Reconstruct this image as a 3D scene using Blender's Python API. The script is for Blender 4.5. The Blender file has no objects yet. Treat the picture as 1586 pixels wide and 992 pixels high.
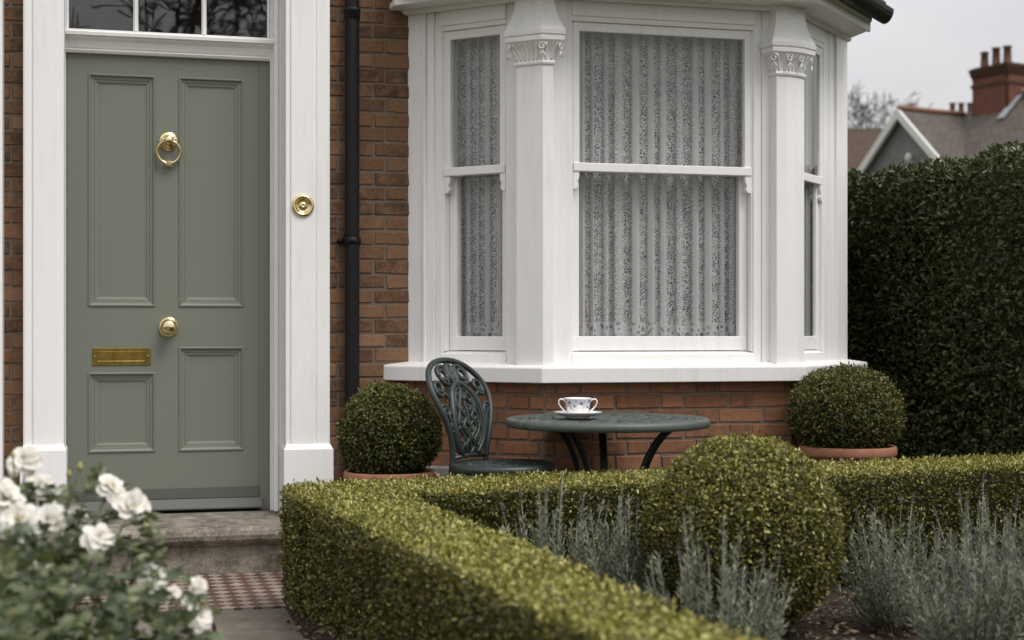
import bpy, bmesh, math, random
import numpy as np
from mathutils import Vector, Matrix
PI = math.pi
R2 = math.sqrt(.5)
random.seed(7)
scn = bpy.context.scene
COL = scn.collection
ORG = {}

# ------------------------------------------------------------------ helpers
class MB:
    """collects shapes and links them as one mesh object"""
    def __init__(s): s.v = []; s.f = []; s.m = []; s.sm = []
    def add(s, verts, faces, mi=0, smooth=False, M=None):
        o = len(s.v)
        s.v += [tuple(M(*p)) for p in verts] if M else [tuple(p) for p in verts]
        for f in faces:
            s.f.append([i + o for i in f]); s.m.append(mi); s.sm.append(smooth)
    def box(s, a0, a1, b0, b1, c0, c1, M=None, mi=0):
        v = [(a, b, c) for c in (c0, c1) for b in (b0, b1) for a in (a0, a1)]
        s.add(v, [(0,2,3,1),(4,5,7,6),(0,1,5,4),(2,6,7,3),(0,4,6,2),(1,3,7,5)], mi, False, M)
    def hexa(s, p, mi=0):
        s.add(p, [(0,3,2,1),(4,5,6,7),(0,1,5,4),(1,2,6,5),(2,3,7,6),(3,0,4,7)], mi)
    def prism(s, poly, c0, c1, M=None, mi=0):
        n = len(poly)
        v = [(x, y, c0) for x, y in poly] + [(x, y, c1) for x, y in poly]
        f = [tuple(range(n))[::-1], tuple(range(n, 2*n))] + [(i, (i+1) % n, n+(i+1) % n, n+i) for i in range(n)]
        s.add(v, f, mi, False, M)
    def loft(s, rings, closed=True, caps=True, mi=0, smooth=False, M=None):
        n = len(rings[0]); v = [p for r in rings for p in r]; f = []
        for k in range(len(rings)-1):
            for i in range(n if closed else n-1):
                j = (i+1) % n
                f.append((k*n+i, k*n+j, (k+1)*n+j, (k+1)*n+i))
        if caps and closed:
            f.append(tuple(range(n))[::-1]); f.append(tuple((len(rings)-1)*n+i for i in range(n)))
        s.add(v, f, mi, smooth, M)
    def tube(s, pts, r, n=8, closed=False, mi=0, flat=1.0, M=None, caps=True):
        pts = [Vector(p) for p in pts]; k = len(pts)
        rs = r if isinstance(r, (list, tuple)) else [r]*k
        rings = []; up = None
        for i, p in enumerate(pts):
            if closed: t = pts[(i+1) % k] - pts[i-1]
            else: t = pts[min(i+1, k-1)] - pts[max(i-1, 0)]
            if t.length < 1e-9: t = Vector((0,0,1))
            t.normalize()
            if up is None:
                up = Vector((0,0,1)) if abs(t.z) < .9 else Vector((1,0,0))
            a = up - t*up.dot(t)
            if a.length < 1e-6: a = t.orthogonal()
            a.normalize(); b = t.cross(a); up = a
            rings.append([p + (a*math.cos(q)*flat + b*math.sin(q))*rs[i] for q in [2*PI*j/n for j in range(n)]])
        if closed:
            rings.append(rings[0])
            s.loft(rings, True, False, mi, True, M)
        else: s.loft(rings, True, caps, mi, True, M)
    def lathe(s, prof, n=32, M=None, mi=0, smooth=True):
        """prof [(r, h)] about the local c axis"""
        v = []; f = []
        for r, h in prof:
            for j in range(n):
                q = 2*PI*j/n; v.append((r*math.cos(q), r*math.sin(q), h))
        for k in range(len(prof)-1):
            for j in range(n):
                i = (j+1) % n
                f.append((k*n+j, k*n+i, (k+1)*n+i, (k+1)*n+j))
        s.add(v, f, mi, smooth, M)
    def build(s, name, mats, parent=None, bevel=0, seg=2, loc=None):
        me = bpy.data.meshes.new(name)
        org = Vector((0,0,0))
        if parent is not None: org = ORG[parent.name]
        if loc is not None: org = Vector(loc)
        me.from_pydata([Vector(p) - org for p in s.v], [], s.f)
        if not isinstance(mats, (list, tuple)): mats = [mats]
        for m in mats: me.materials.append(m)
        me.polygons.foreach_set('material_index', s.m)
        me.polygons.foreach_set('use_smooth', s.sm)
        bm = bmesh.new(); bm.from_mesh(me); bmesh.ops.recalc_face_normals(bm, faces=bm.faces); bm.to_mesh(me); bm.free()
        o = bpy.data.objects.new(name, me); COL.objects.link(o)
        if parent is not None: o.parent = parent
        if loc is not None: o.location = org
        ORG[o.name] = org
        if bevel:
            b = o.modifiers.new('bevel', 'BEVEL'); b.width = bevel; b.segments = seg
            b.limit_method = 'ANGLE'; b.angle_limit = math.radians(35)
            b.harden_normals = False
        return o

def tag(o, label=None, cat=None, group=None, kind=None):
    if label: o['label'] = label
    if cat: o['category'] = cat
    if group: o['group'] = group
    if kind: o['kind'] = kind
    return o
def thing(name, label, cat, loc=(0,0,0), group=None):
    o = bpy.data.objects.new(name, None); COL.objects.link(o)
    o.location = loc; o.empty_display_size = .1; ORG[o.name] = Vector(loc)
    return tag(o, label, cat, group)
def frame_of(O, d, N):
    O, d, N = Vector(O), Vector(d), Vector(N)
    return lambda s, n, z: O + d*s + N*n + Vector((0,0,z))
def mould(mb, a0, a1, b0, b1, prof, M, mi=0):
    """mitred moulding round a rectangle; prof [(inset, out)]; M(a, out, b)"""
    rings = [[(a0+i, n, b0+i), (a1-i, n, b0+i), (a1-i, n, b1-i), (a0+i, n, b1-i)] for i, n in prof]
    mb.loft(rings, True, False, mi, False, M)
def arc(cx, cy, r, q0, q1, n=10, rx=None):
    return [(cx+(rx or r)*math.cos(math.radians(q0+(q1-q0)*i/n)), cy+r*math.sin(math.radians(q0+(q1-q0)*i/n))) for i in range(n+1)]

# ------------------------------------------------------------------ materials
def newmat(name):
    m = bpy.data.materials.new(name); m.use_nodes = True
    nt = m.node_tree; nt.nodes.clear()
    out = nt.nodes.new('ShaderNodeOutputMaterial')
    return m, nt, out
class NT:
    def __init__(s, nt): s.nt = nt
    def n(s, typ, **kw):
        nd = s.nt.nodes.new('ShaderNode'+typ)
        for k, v in kw.items():
            if k.startswith('i_'):
                key = k[2:]
                key = int(key) if key.isdigit() else key.replace('_', ' ')
                if hasattr(v, 'is_output') : s.nt.links.new(v, nd.inputs[key])
                else: nd.inputs[key].default_value = v
            else: setattr(nd, k, v)
        return nd
    def ramp(s, fac, stops, interp='LINEAR'):
        nd = s.nt.nodes.new('ShaderNodeValToRGB'); cr = nd.color_ramp; cr.interpolation = interp
        while len(cr.elements) < len(stops): cr.elements.new(.5)
        for e, (p, c) in zip(cr.elements, stops):
            e.position = p; e.color = (*c, 1) if len(c) == 3 else c
        s.nt.links.new(fac, nd.inputs[0]); return nd.outputs[0]
    def mix(s, fac, a, b, mode='MIX'):
        nd = s.nt.nodes.new('ShaderNodeMix'); nd.data_type = 'RGBA'; nd.blend_type = mode; nd.clamp_factor = True
        for sock, v in ((nd.inputs[0], fac), (nd.inputs[6], a), (nd.inputs[7], b)):
            if hasattr(v, 'is_output'): s.nt.links.new(v, sock)
            else: sock.default_value = v if isinstance(v, (int, float)) else ((*v, 1) if len(v) == 3 else v)
        return nd.outputs[2]
    def math(s, op, a, b=0, clamp=False):
        nd = s.nt.nodes.new('ShaderNodeMath'); nd.operation = op; nd.use_clamp = clamp
        for sock, v in ((nd.inputs[0], a), (nd.inputs[1], b)):
            if hasattr(v, 'is_output'): s.nt.links.new(v, sock)
            else: sock.default_value = v
        return nd.outputs[0]
    def coord(s, scale=(1,1,1), kind='Object', rot=(0,0,0)):
        tc = s.n('TexCoord'); mp = s.n('Mapping'); mp.inputs['Scale'].default_value = scale; mp.inputs['Rotation'].default_value = rot
        s.nt.links.new(tc.outputs[kind], mp.inputs[0]); return mp.outputs[0]
    def noise(s, vec, scale, detail=4, rough=.55, dist=0):
        nd = s.n('TexNoise'); nd.inputs['Scale'].default_value = scale; nd.inputs['Detail'].default_value = detail
        nd.inputs['Roughness'].default_value = rough; nd.inputs['Distortion'].default_value = dist
        s.nt.links.new(vec, nd.inputs['Vector']); return nd.outputs[0]
    def bump(s, h, strength=.3, dist=.002):
        nd = s.n('Bump'); nd.inputs['Strength'].default_value = strength; nd.inputs['Distance'].default_value = dist
        s.nt.links.new(h, nd.inputs['Height']); return nd.outputs[0]
    def princ(s, out, color, rough=.5, metal=0, spec=.5, normal=None, **kw):
        p = s.n('BsdfPrincipled')
        for key, v in (('Base Color', color), ('Roughness', rough), ('Metallic', metal), ('Specular IOR Level', spec), ('Normal', normal)):
            if v is None: continue
            if hasattr(v, 'is_output'): s.nt.links.new(v, p.inputs[key])
            else: p.inputs[key].default_value = (*v, 1) if isinstance(v, tuple) and len(v) == 3 else v
        for k, v in kw.items(): p.inputs[k.replace('_', ' ')].default_value = v
        if out is not None: s.nt.links.new(p.outputs[0], out.inputs[0])
        return p

def paint(name, col, rough=.45, var=.06, dirt=.0, dirtcol=(.30,.26,.21), bump=.12, spec=.4):
    m, nt, out = newmat(name); T = NT(nt)
    v = T.coord(); v2 = T.coord((9, 9, 1.1))
    n1 = T.noise(v, 5, 5); n2 = T.noise(v2, 4, 4); n3 = T.noise(v, 160, 3)
    c = T.mix(T.math('MULTIPLY', n1, var*2.2), col, tuple(x*.7 for x in col))
    if dirt:
        d = T.ramp(T.math('MULTIPLY', n2, T.noise(v, 2.3, 6)), [(.25, (0,0,0)), (.5, (1,1,1))])
        c = T.mix(T.math('MULTIPLY', d, dirt), c, dirtcol)
    h = T.math('ADD', T.math('MULTIPLY', n2, .6), T.math('MULTIPLY', n3, .4))
    rr = T.math('ADD', T.math('MULTIPLY', n1, .2), rough-.1)
    T.princ(out, c, rr, 0, spec, T.bump(h, bump, .002)); return m
def metal(name, col, rough, metal_=1, var=.15, tarn=None):
    m, nt, out = newmat(name); T = NT(nt)
    v = T.coord(); n = T.noise(v, 30, 5); n2 = T.noise(v, 140, 4)
    c = T.mix(T.ramp(n, [(.4, (0,0,0)), (.7, (1,1,1))]), col, tarn or tuple(x*(1-var) for x in col))
    T.princ(out, c, T.math('ADD', T.math('MULTIPLY', n, .25), rough-.1), metal_, .5, T.bump(n2, .06, .001)); return m
def stone(name, stops, scale=6, rough=.9, bump=.5, dist=.004, fine=90, speck=.25):
    m, nt, out = newmat(name); T = NT(nt)
    v = T.coord(); n1 = T.noise(v, scale, 8, .65); n2 = T.noise(v, fine, 4, .7); n3 = T.noise(v, scale*3.7, 6, .7)
    f = T.math('ADD', T.math('MULTIPLY', n1, .6), T.math('MULTIPLY', n3, .4))
    c = T.ramp(f, stops)
    c = T.mix(T.math('MULTIPLY', T.ramp(n2, [(.35, (1,1,1)), (.55, (0,0,0))]), speck), c, tuple(x*.35 for x in stops[0][1]))
    h = T.math('ADD', T.math('MULTIPLY', n3, .6), T.math('MULTIPLY', n2, .5))
    T.princ(out, c, rough, 0, .25, T.bump(h, bump, dist)); return m
def brickmat(name, stops, dark):
    m, nt, out = newmat(name); T = NT(nt)
    v = T.coord(); g = T.n('NewGeometry')
    rnd = g.outputs['Random Per Island']
    base = T.ramp(rnd, stops)
    n1 = T.noise(v, 21, 7, .7); n2 = T.noise(v, 70, 6, .8); n3 = T.noise(v, 5, 3)
    blot = T.ramp(T.math('ADD', T.math('MULTIPLY', n1, .75), T.math('MULTIPLY', T.math('FRACT', T.math('MULTIPLY', rnd, 17.3)), .20)), [(.44, (0,0,0)), (.64, (1,1,1))])
    c = T.mix(T.math('MULTIPLY', blot, .78), base, dark)
    c = T.mix(T.math('MULTIPLY', T.ramp(n2, [(.5, (0,0,0)), (.72, (1,1,1))]), .35), c, (.42, .25, .14))
    c = T.mix(T.math('MULTIPLY', T.ramp(n2, [(.30, (1,1,1)), (.46, (0,0,0))]), .5), c, (.055, .03, .02))
    c = T.mix(T.math('MULTIPLY', n3, .25), c, (.10, .06, .04))
    h = T.math('ADD', T.math('MULTIPLY', n2, .7), T.math('MULTIPLY', n1, .5))
    T.princ(out, c, .92, 0, .2, T.bump(h, .75, .005)); return m
def foliage(name, stops, rough=.45, spec=.35, transl=.25, tcol=None):
    m, nt, out = newmat(name); T = NT(nt)
    g = T.n('NewGeometry')
    n = T.noise(T.coord(), 9, 3); n2 = T.noise(T.coord(), 2.1, 3)
    f = T.math('ADD', T.math('MULTIPLY', g.outputs['Random Per Island'], .62), T.math('ADD', T.math('MULTIPLY', n, .22), T.math('MULTIPLY', n2, .2)))
    c = T.ramp(f, stops)
    p = T.princ(None, c, rough, 0, spec)
    tr = T.n('BsdfTranslucent'); nt.links.new(T.mix(1, c, tcol or (1.0, 1.0, .55), 'MULTIPLY'), tr.inputs[0])
    mx = T.n('MixShader'); mx.inputs[0].default_value = transl
    nt.links.new(p.outputs[0], mx.inputs[1]); nt.links.new(tr.outputs[0], mx.inputs[2]); nt.links.new(mx.outputs[0], out.inputs[0])
    return m
def plain(name, col, rough=.8, spec=.3, scale=20, var=.3, bump=.2):
    m, nt, out = newmat(name); T = NT(nt)
    n = T.noise(T.coord(), scale, 5)
    T.princ(out, T.mix(n, tuple(x*(1-var) for x in col), tuple(min(1, x*(1+var)) for x in col)), rough, 0, spec, T.bump(n, bump, .003)); return m

WHITE = paint('white_paint', (.82, .808, .798), .42, .04, .15, bump=.05)
SILLM = paint('sill_paint', (.78, .765, .75), .6, .06, .30, bump=.16)
GREEN = paint('sage_paint', (.172, .183, .148), .42, .05, .04, (.12,.12,.09), bump=.06, spec=.45)
BOARDM = paint('worn_board_paint', (.105, .108, .096), .6, .2, .55, (.11,.10,.085), bump=.4)
BLACK = paint('black_paint', (.008, .008, .0085), .5, .2, .12, (.03,.027,.024), bump=.15, spec=.25)
DARKGAP = plain('shadow_gap', (.01, .01, .01), .9)
BRASS = metal('polished_brass', (.80, .665, .39), .17, tarn=(.62, .48, .23))
DULLBRASS = metal('dull_brass', (.34, .235, .06), .34, tarn=(.20, .14, .04))
IRON = paint('green_black_iron', (.026, .038, .034), .46, .4, .25, (.07,.09,.08), bump=.3, spec=.5)
IRONTOP = paint('lit_worn_iron_top', (.082, .098, .090), .5, .5, .6, (.20,.215,.20), bump=.5, spec=.6)  # worn paler iron, with the lattice highlights put into its colour
IRONDARK = paint('dark_iron', (.012, .016, .017), .4, .2, .2, (.03,.035,.035), bump=.2)
BRICK = brickmat('brown_brick', [(0, (.155,.086,.049)), (.3, (.205,.112,.062)), (.6, (.24,.132,.073)), (.85, (.175,.095,.054)), (1, (.285,.165,.10))], (.036,.025,.020))
BRICKRED = brickmat('red_brick', [(0, (.245,.112,.060)), (.35, (.30,.136,.073)), (.7, (.335,.155,.085)), (1, (.26,.118,.064))], (.12,.06,.04))
MORTAR = stone('mortar', [(.3, (.14,.105,.08)), (.6, (.205,.16,.125)), (.8, (.26,.21,.17))], 14, .95, .5, .003)
STEPM = stone('step_stone', [(.33, (.075,.062,.050)), (.46, (.175,.150,.122)), (.56, (.29,.255,.212)), (.70, (.40,.36,.305))], 9, .9, .6, .004, 120, .4)
PLINTHM = stone('plinth_concrete', [(.3, (.13,.12,.11)), (.6, (.25,.235,.22)), (.8, (.32,.3,.28))], 4, .95, .5)
SLABM = stone('slab_stone', [(.30, (.085,.072,.058)), (.48, (.15,.13,.108)), (.64, (.215,.19,.16)), (.8, (.27,.24,.20))], 3.2, .85, .5, .004, 70, .3)
SOILM = stone('soil', [(.3, (.020,.014,.010)), (.55, (.055,.038,.028)), (.8, (.11,.078,.058))], 26, .97, 1, .02, 60, .5)
TERRA = stone('terracotta', [(.3, (.26,.115,.07)), (.55, (.36,.165,.10)), (.8, (.46,.26,.18))], 7, .85, .25, .002, 80, .15)
CHINA = paint('white_china', (.84, .83, .81), .16, .01, 0, bump=0, spec=.6)
BARK = plain('bark', (.075, .058, .046), .9)
STEMG = plain('rose_stem', (.065, .085, .030), .6)
COREM = plain('dark_inner_core', (.020, .023, .009), .95, .1, 90, .7)  # solid core, dark so that shade between the leaves is in its colour
BOXLEAF = foliage('box_leaves', [(.10, (.020,.026,.007)), (.34, (.054,.059,.012)), (.55, (.102,.099,.019)), (.72, (.165,.148,.03)), (.92, (.26,.225,.055))], .42, .45, .22)
LITYOUNGLEAF = foliage('lit_young_box_leaves', [(.10, (.135,.140,.027)), (.34, (.24,.232,.048)), (.55, (.345,.322,.08)), (.72, (.46,.42,.135)), (.92, (.57,.52,.22))], .42, .45, .22)  # light on the hedge top put into the colour, along with fresh growth
LITYOUNGBALL = foliage('lit_young_ball_leaves', [(.10, (.05,.055,.014)), (.5, (.12,.118,.028)), (.95, (.24,.21,.06))], .42, .45, .22)  # paler ball tops: light from above in the colour besides fresh tips
BALLLEAF = foliage('ball_leaves', [(.10, (.020,.028,.008)), (.36, (.045,.056,.013)), (.6, (.090,.095,.020)), (.8, (.15,.14,.03)), (.95, (.21,.18,.045))], .42, .4, .2)
PRIVET = foliage('privet_leaves', [(.10, (.022,.034,.012)), (.45, (.050,.068,.022)), (.75, (.086,.10,.03)), (.88, (.15,.138,.04)), (.97, (.18,.11,.045))], .38, .4, .12)
LAVLEAF = foliage('lavender_leaves', [(.1, (.098,.112,.076)), (.5, (.180,.197,.142)), (.9, (.31,.325,.245))], .8, .15, .12, (1,1,.85))
LAVBUD = foliage('lavender_buds', [(.1, (.13,.115,.12)), (.5, (.18,.158,.168)), (.9, (.24,.21,.22))], .85, .1, .1, (1,1,1))
ROSELEAF = foliage('rose_leaves', [(.10, (.036,.052,.027)), (.45, (.092,.118,.064)), (.68, (.135,.163,.083)), (.88, (.22,.22,.09)), (.98, (.25,.21,.06))], .42, .4, .22)
PETAL = foliage('rose_petals', [(.1, (.82,.79,.72)), (.6, (.88,.86,.81)), (.95, (.9,.885,.85))], .6, .2, .3, (1,.97,.9))
STAMEN = plain('rose_centre', (.62,.45,.16), .8)
BUDM = plain('rose_bud', (.28,.27,.11), .7)
DRYLEAF = foliage('dry_leaves', [(.1, (.09,.062,.045)), (.5, (.18,.13,.09)), (.9, (.32,.25,.18))], .8, .2, .1, (1,.8,.6))
ROOFT = None
def roofmat(name, a, b, sx, sz):
    m, nt, out = newmat(name); T = NT(nt)
    br = T.n('TexBrick'); br.inputs['Scale'].default_value = 1
    tc = T.n('TexCoord'); nt.links.new(tc.outputs['UV'], br.inputs['Vector'])
    br.inputs['Color1'].default_value = (*a, 1); br.inputs['Color2'].default_value = (*b, 1); br.inputs['Mortar'].default_value = (*[x*.35 for x in a], 1)
    br.inputs['Brick Width'].default_value = sx; br.inputs['Row Height'].default_value = sz; br.inputs['Mortar Size'].default_value = .012
    n = T.noise(T.coord(), .8, 6)
    c = T.mix(T.math('MULTIPLY', n, .7), br.outputs[0], tuple(x*.55 for x in a))
    T.princ(out, c, .85, 0, .3, T.bump(br.outputs[1], .5, .02)); return m
def world_brick(name, c1, c2, mo):
    m, nt, out = newmat(name); T = NT(nt)
    br = T.n('TexBrick'); tc = T.n('TexCoord'); nt.links.new(tc.outputs['UV'], br.inputs['Vector'])
    br.inputs['Scale'].default_value = 1; br.inputs['Brick Width'].default_value = .225; br.inputs['Row Height'].default_value = .075; br.inputs['Mortar Size'].default_value = .008
    br.inputs['Color1'].default_value = (*c1, 1); br.inputs['Color2'].default_value = (*c2, 1); br.inputs['Mortar'].default_value = (*mo, 1)
    n = T.noise(T.coord(), 3, 6)
    c = T.mix(T.math('MULTIPLY', n, .6), br.outputs[0], tuple(x*.5 for x in c1))
    T.princ(out, c, .9, 0, .2, T.bump(br.outputs[1], .5, .01)); return m
ROOFGREY = roofmat('brown_roof_tiles', (.105,.088,.078), (.15,.128,.115), .3, .17)
ROOFBROWN = roofmat('dark_roof_tiles', (.085,.058,.045), (.115,.08,.062), .3, .17)
BAYROOF = roofmat('slate_tiles', (.045,.043,.043), (.07,.066,.064), .22, .14)
CHIMB = world_brick('chimney_brick', (.20,.078,.048), (.15,.058,.038), (.13,.085,.062))
PLAINB = world_brick('house_brick', (.21,.09,.05), (.16,.07,.04), (.25,.2,.16))
RIDGEM = plain('ridge_terracotta', (.22,.11,.07), .9)
GABLEM = plain('grey_pebbledash', (.19,.193,.198), .95, .1, 3, .35)
LEAD = plain('lead_flashing', (.26,.27,.29), .6, .4, 5, .2)
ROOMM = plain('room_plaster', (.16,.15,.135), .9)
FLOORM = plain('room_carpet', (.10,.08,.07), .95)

def glassmat(name, tint=(1,1,1), ior=1.45):
    m, nt, out = newmat(name); T = NT(nt)
    fr = T.n('Fresnel'); g = T.n('NewGeometry')     # same reflectance on both faces of the thin pane
    nt.links.new(T.math('ADD', T.math('MULTIPLY', g.outputs['Backfacing'], 1/ior-ior), ior), fr.inputs[0])
    tr = T.n('BsdfTransparent'); tr.inputs[0].default_value = (*tint, 1)
    gl = T.n('BsdfGlossy'); gl.inputs['Roughness'].default_value = .01
    n = T.noise(T.coord(), 2.2, 3); nt.links.new(T.bump(n, .25, .004), gl.inputs['Normal'])
    mx = T.n('MixShader'); nt.links.new(fr.outputs[0], mx.inputs[0]); nt.links.new(tr.outputs[0], mx.inputs[1]); nt.links.new(gl.outputs[0], mx.inputs[2])
    nt.links.new(mx.outputs[0], out.inputs[0]); return m
GLASS = glassmat('window_glass', (.99,.99,.985))
FANGLASS = glassmat('fanlight_glass', (.85,.85,.85), 1.75)

def lacemat():
    m, nt, out = newmat('lace'); T = NT(nt)
    uv = T.n('TexCoord').outputs['UV']
    sep = T.n('SeparateXYZ'); nt.links.new(uv, sep.inputs[0]); U, V = sep.outputs[0], sep.outputs[1]
    def vor(scale, rnd=1, sx=1):
        mp = T.n('Mapping'); mp.inputs['Scale'].default_value = (sx, 1, 1); nt.links.new(uv, mp.inputs[0])
        nd = T.n('TexVoronoi'); nd.feature = 'DISTANCE_TO_EDGE'; nd.inputs['Scale'].default_value = scale; nd.inputs['Randomness'].default_value = rnd
        nt.links.new(mp.outputs[0], nd.inputs['Vector']); return nd.outputs['Distance']
    hole = T.ramp(vor(102, .95, .8), [(.07, (0,0,0)), (.16, (1,1,1))])            # open mesh cells
    flow = T.n('TexNoise'); flow.inputs['Scale'].default_value = 16; flow.inputs['Detail'].default_value = 2; nt.links.new(uv, flow.inputs['Vector'])
    motif = T.ramp(flow.outputs[0], [(.50, (0,0,0)), (.56, (1,1,1))])             # solid flower shapes
    at = T.n('Attribute'); at.attribute_name = 'fold_crest'
    band = T.ramp(at.outputs['Fac'], [(.44, (0,0,0)), (.74, (1,1,1))])             # denser weave on fold crests, light and shade of the pleats put into alpha
    bighole = T.ramp(vor(34, .9), [(.14, (0,0,0)), (.24, (1,1,1))])
    border = T.ramp(V, [(.0, (1,1,1)), (.1, (1,1,1)), (.105, (0,0,0))])           # deep border at the hem
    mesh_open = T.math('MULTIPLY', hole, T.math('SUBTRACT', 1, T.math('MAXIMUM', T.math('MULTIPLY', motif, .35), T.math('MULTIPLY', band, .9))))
    scal = T.math('MULTIPLY', T.math('MULTIPLY', bighole, .8), T.math('SUBTRACT', 1, T.math('MULTIPLY', T.math('SUBTRACT', 1, motif), .35)))
    opn = T.mix(border, mesh_open, scal)
    alpha = T.math('SUBTRACT', .98, T.math('MULTIPLY', opn, .84), True)
    df = T.n('BsdfDiffuse'); df.inputs[0].default_value = (.56,.56,.565,1)
    tl = T.n('BsdfTranslucent'); tl.inputs[0].default_value = (.5,.5,.5,1)
    m1 = T.n('MixShader'); m1.inputs[0].default_value = .10; nt.links.new(df.outputs[0], m1.inputs[1]); nt.links.new(tl.outputs[0], m1.inputs[2])
    tr = T.n('BsdfTransparent'); m2 = T.n('MixShader')
    nt.links.new(alpha, m2.inputs[0]); nt.links.new(tr.outputs[0], m2.inputs[1]); nt.links.new(m1.outputs[0], m2.inputs[2])
    nt.links.new(m2.outputs[0], out.inputs[0]); return m
LACE = lacemat()
def netmat():
    m, nt, out = newmat('net_curtain'); T = NT(nt)
    df = T.n('BsdfDiffuse'); df.inputs[0].default_value = (.42,.425,.39,1)
    tr = T.n('BsdfTransparent'); m2 = T.n('MixShader'); m2.inputs[0].default_value = .97
    nt.links.new(tr.outputs[0], m2.inputs[1]); nt.links.new(df.outputs[0], m2.inputs[2]); nt.links.new(m2.outputs[0], out.inputs[0]); return m

def tilemat():
    m, nt, out = newmat('path_tiles'); T = NT(nt)
    tc = T.n('TexCoord'); sep = T.n('SeparateXYZ'); nt.links.new(tc.outputs['Object'], sep.inputs[0])
    a = T.math('DIVIDE', sep.outputs[0], .072); b = T.math('DIVIDE', sep.outputs[1], .086)
    u = T.math('ADD', a, b); v = T.math('SUBTRACT', a, b)
    fu, fv = T.math('FLOOR', u), T.math('FLOOR', v)
    chk = T.math('GREATER_THAN', T.math('MODULO', T.math('ABSOLUTE', T.math('ADD', fu, 0)), 2), .5)
    chk2 = T.math('GREATER_THAN', T.math('MODULO', T.math('ABSOLUTE', fv), 2), .5)
    x = T.math('ABSOLUTE', T.math('SUBTRACT', chk, chk2))
    eu = T.math('ABSOLUTE', T.math('SUBTRACT', T.math('FRACT', u), .5)); ev = T.math('ABSOLUTE', T.math('SUBTRACT', T.math('FRACT', v), .5))
    joint = T.math('GREATER_THAN', T.math('MAXIMUM', eu, ev), .475)
    cv = T.n('CombineXYZ'); nt.links.new(fu, cv.inputs[0]); nt.links.new(fv, cv.inputs[1])
    wn = T.n('TexWhiteNoise'); nt.links.new(cv.outputs[0], wn.inputs[0])
    n = T.noise(T.coord(), 9, 6, .7)
    cream = T.mix(wn.outputs[0], (.34,.28,.22), (.24,.195,.15)); red = T.mix(wn.outputs[0], (.125,.058,.046), (.085,.042,.035))
    c = T.mix(x, cream, red)
    c = T.mix(joint, c, (.06,.048,.04))
    c = T.mix(T.math('MULTIPLY', T.ramp(n, [(.42, (0,0,0)), (.7, (1,1,1))]), .5), c, (.075,.06,.048))
    T.princ(out, c, T.math('ADD', T.math('MULTIPLY', n, .4), .35), 0, .4, T.bump(T.math('SUBTRACT', n, joint), .35, .003)); return m
TILEM = tilemat()
def cupmat():
    m, nt, out = newmat('patterned_china'); T = NT(nt)
    v = T.coord(); sep = T.n('SeparateXYZ'); nt.links.new(v, sep.inputs[0])
    n = T.noise(v, 46, 4, .6, .6); vo = T.n('TexVoronoi'); vo.inputs['Scale'].default_value = 55; nt.links.new(v, vo.inputs['Vector'])
    h = T.math('DIVIDE', T.math('SUBTRACT', sep.outputs[2], .022), .05)
    f = T.math('ADD', T.math('MULTIPLY', n, .9), T.math('MULTIPLY', h, .42))
    mask = T.ramp(f, [(.60, (0,0,0)), (.66, (1,1,1))])
    tone = T.ramp(vo.outputs['Distance'], [(.12, (.09,.10,.15)), (.35, (.24,.25,.32)), (.6, (.58,.58,.63))])
    top = T.math('LESS_THAN', sep.outputs[2], .0825)
    c = T.mix(T.math('MULTIPLY', mask, top), (.84,.83,.81), tone)
    T.princ(out, c, .16, 0, .6); return m
CUPM = cupmat()

def lit_young(F, lo_, hi_, z0=.25, z1=.85):
    """material index per face: fresh tips plus painted top light pale the up-facing leaves"""
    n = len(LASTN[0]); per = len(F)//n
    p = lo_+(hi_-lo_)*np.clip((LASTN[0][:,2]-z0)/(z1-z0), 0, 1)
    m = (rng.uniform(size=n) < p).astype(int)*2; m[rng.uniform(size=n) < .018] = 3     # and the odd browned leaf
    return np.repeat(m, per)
# ------------------------------------------------------------------ scatter of leaves
rng = np.random.default_rng(11)
def lump(P, amp, seed, f=7.0):
    r = np.random.default_rng(seed); o = np.zeros(len(P))
    for k in range(5):
        d = r.normal(size=3); d /= np.linalg.norm(d)
        o += np.sin(P @ (d*f*(1+.7*k)) + r.uniform(0, 6.3))/(1+.6*k)
    return o*amp/2.4
def grad(sdf, P, e=.004):
    g = np.stack([sdf(P+np.eye(3)[i]*e) - sdf(P-np.eye(3)[i]*e) for i in range(3)], 1)
    return g/np.maximum(np.linalg.norm(g, axis=1, keepdims=True), 1e-9)
def scatter(sdf, lo, hi, n, shell, keep=None):
    out = []; tot = 0; lo = np.array(lo); hi = np.array(hi)
    while tot < n:
        P = rng.uniform(lo, hi, size=(400000, 3))
        d = sdf(P); k = (d > -shell) & (d < .004+(rng.random(len(d)) < .035)*rng.random(len(d))*.018)   # a few stray shoots
        if keep is not None: k &= keep(P)
        P = P[k]; out.append(P); tot += len(P)
        if len(P) == 0: break
    return np.concatenate(out)[:n]
def norm(a): return a/np.maximum(np.linalg.norm(a, axis=1, keepdims=True), 1e-9)
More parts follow.
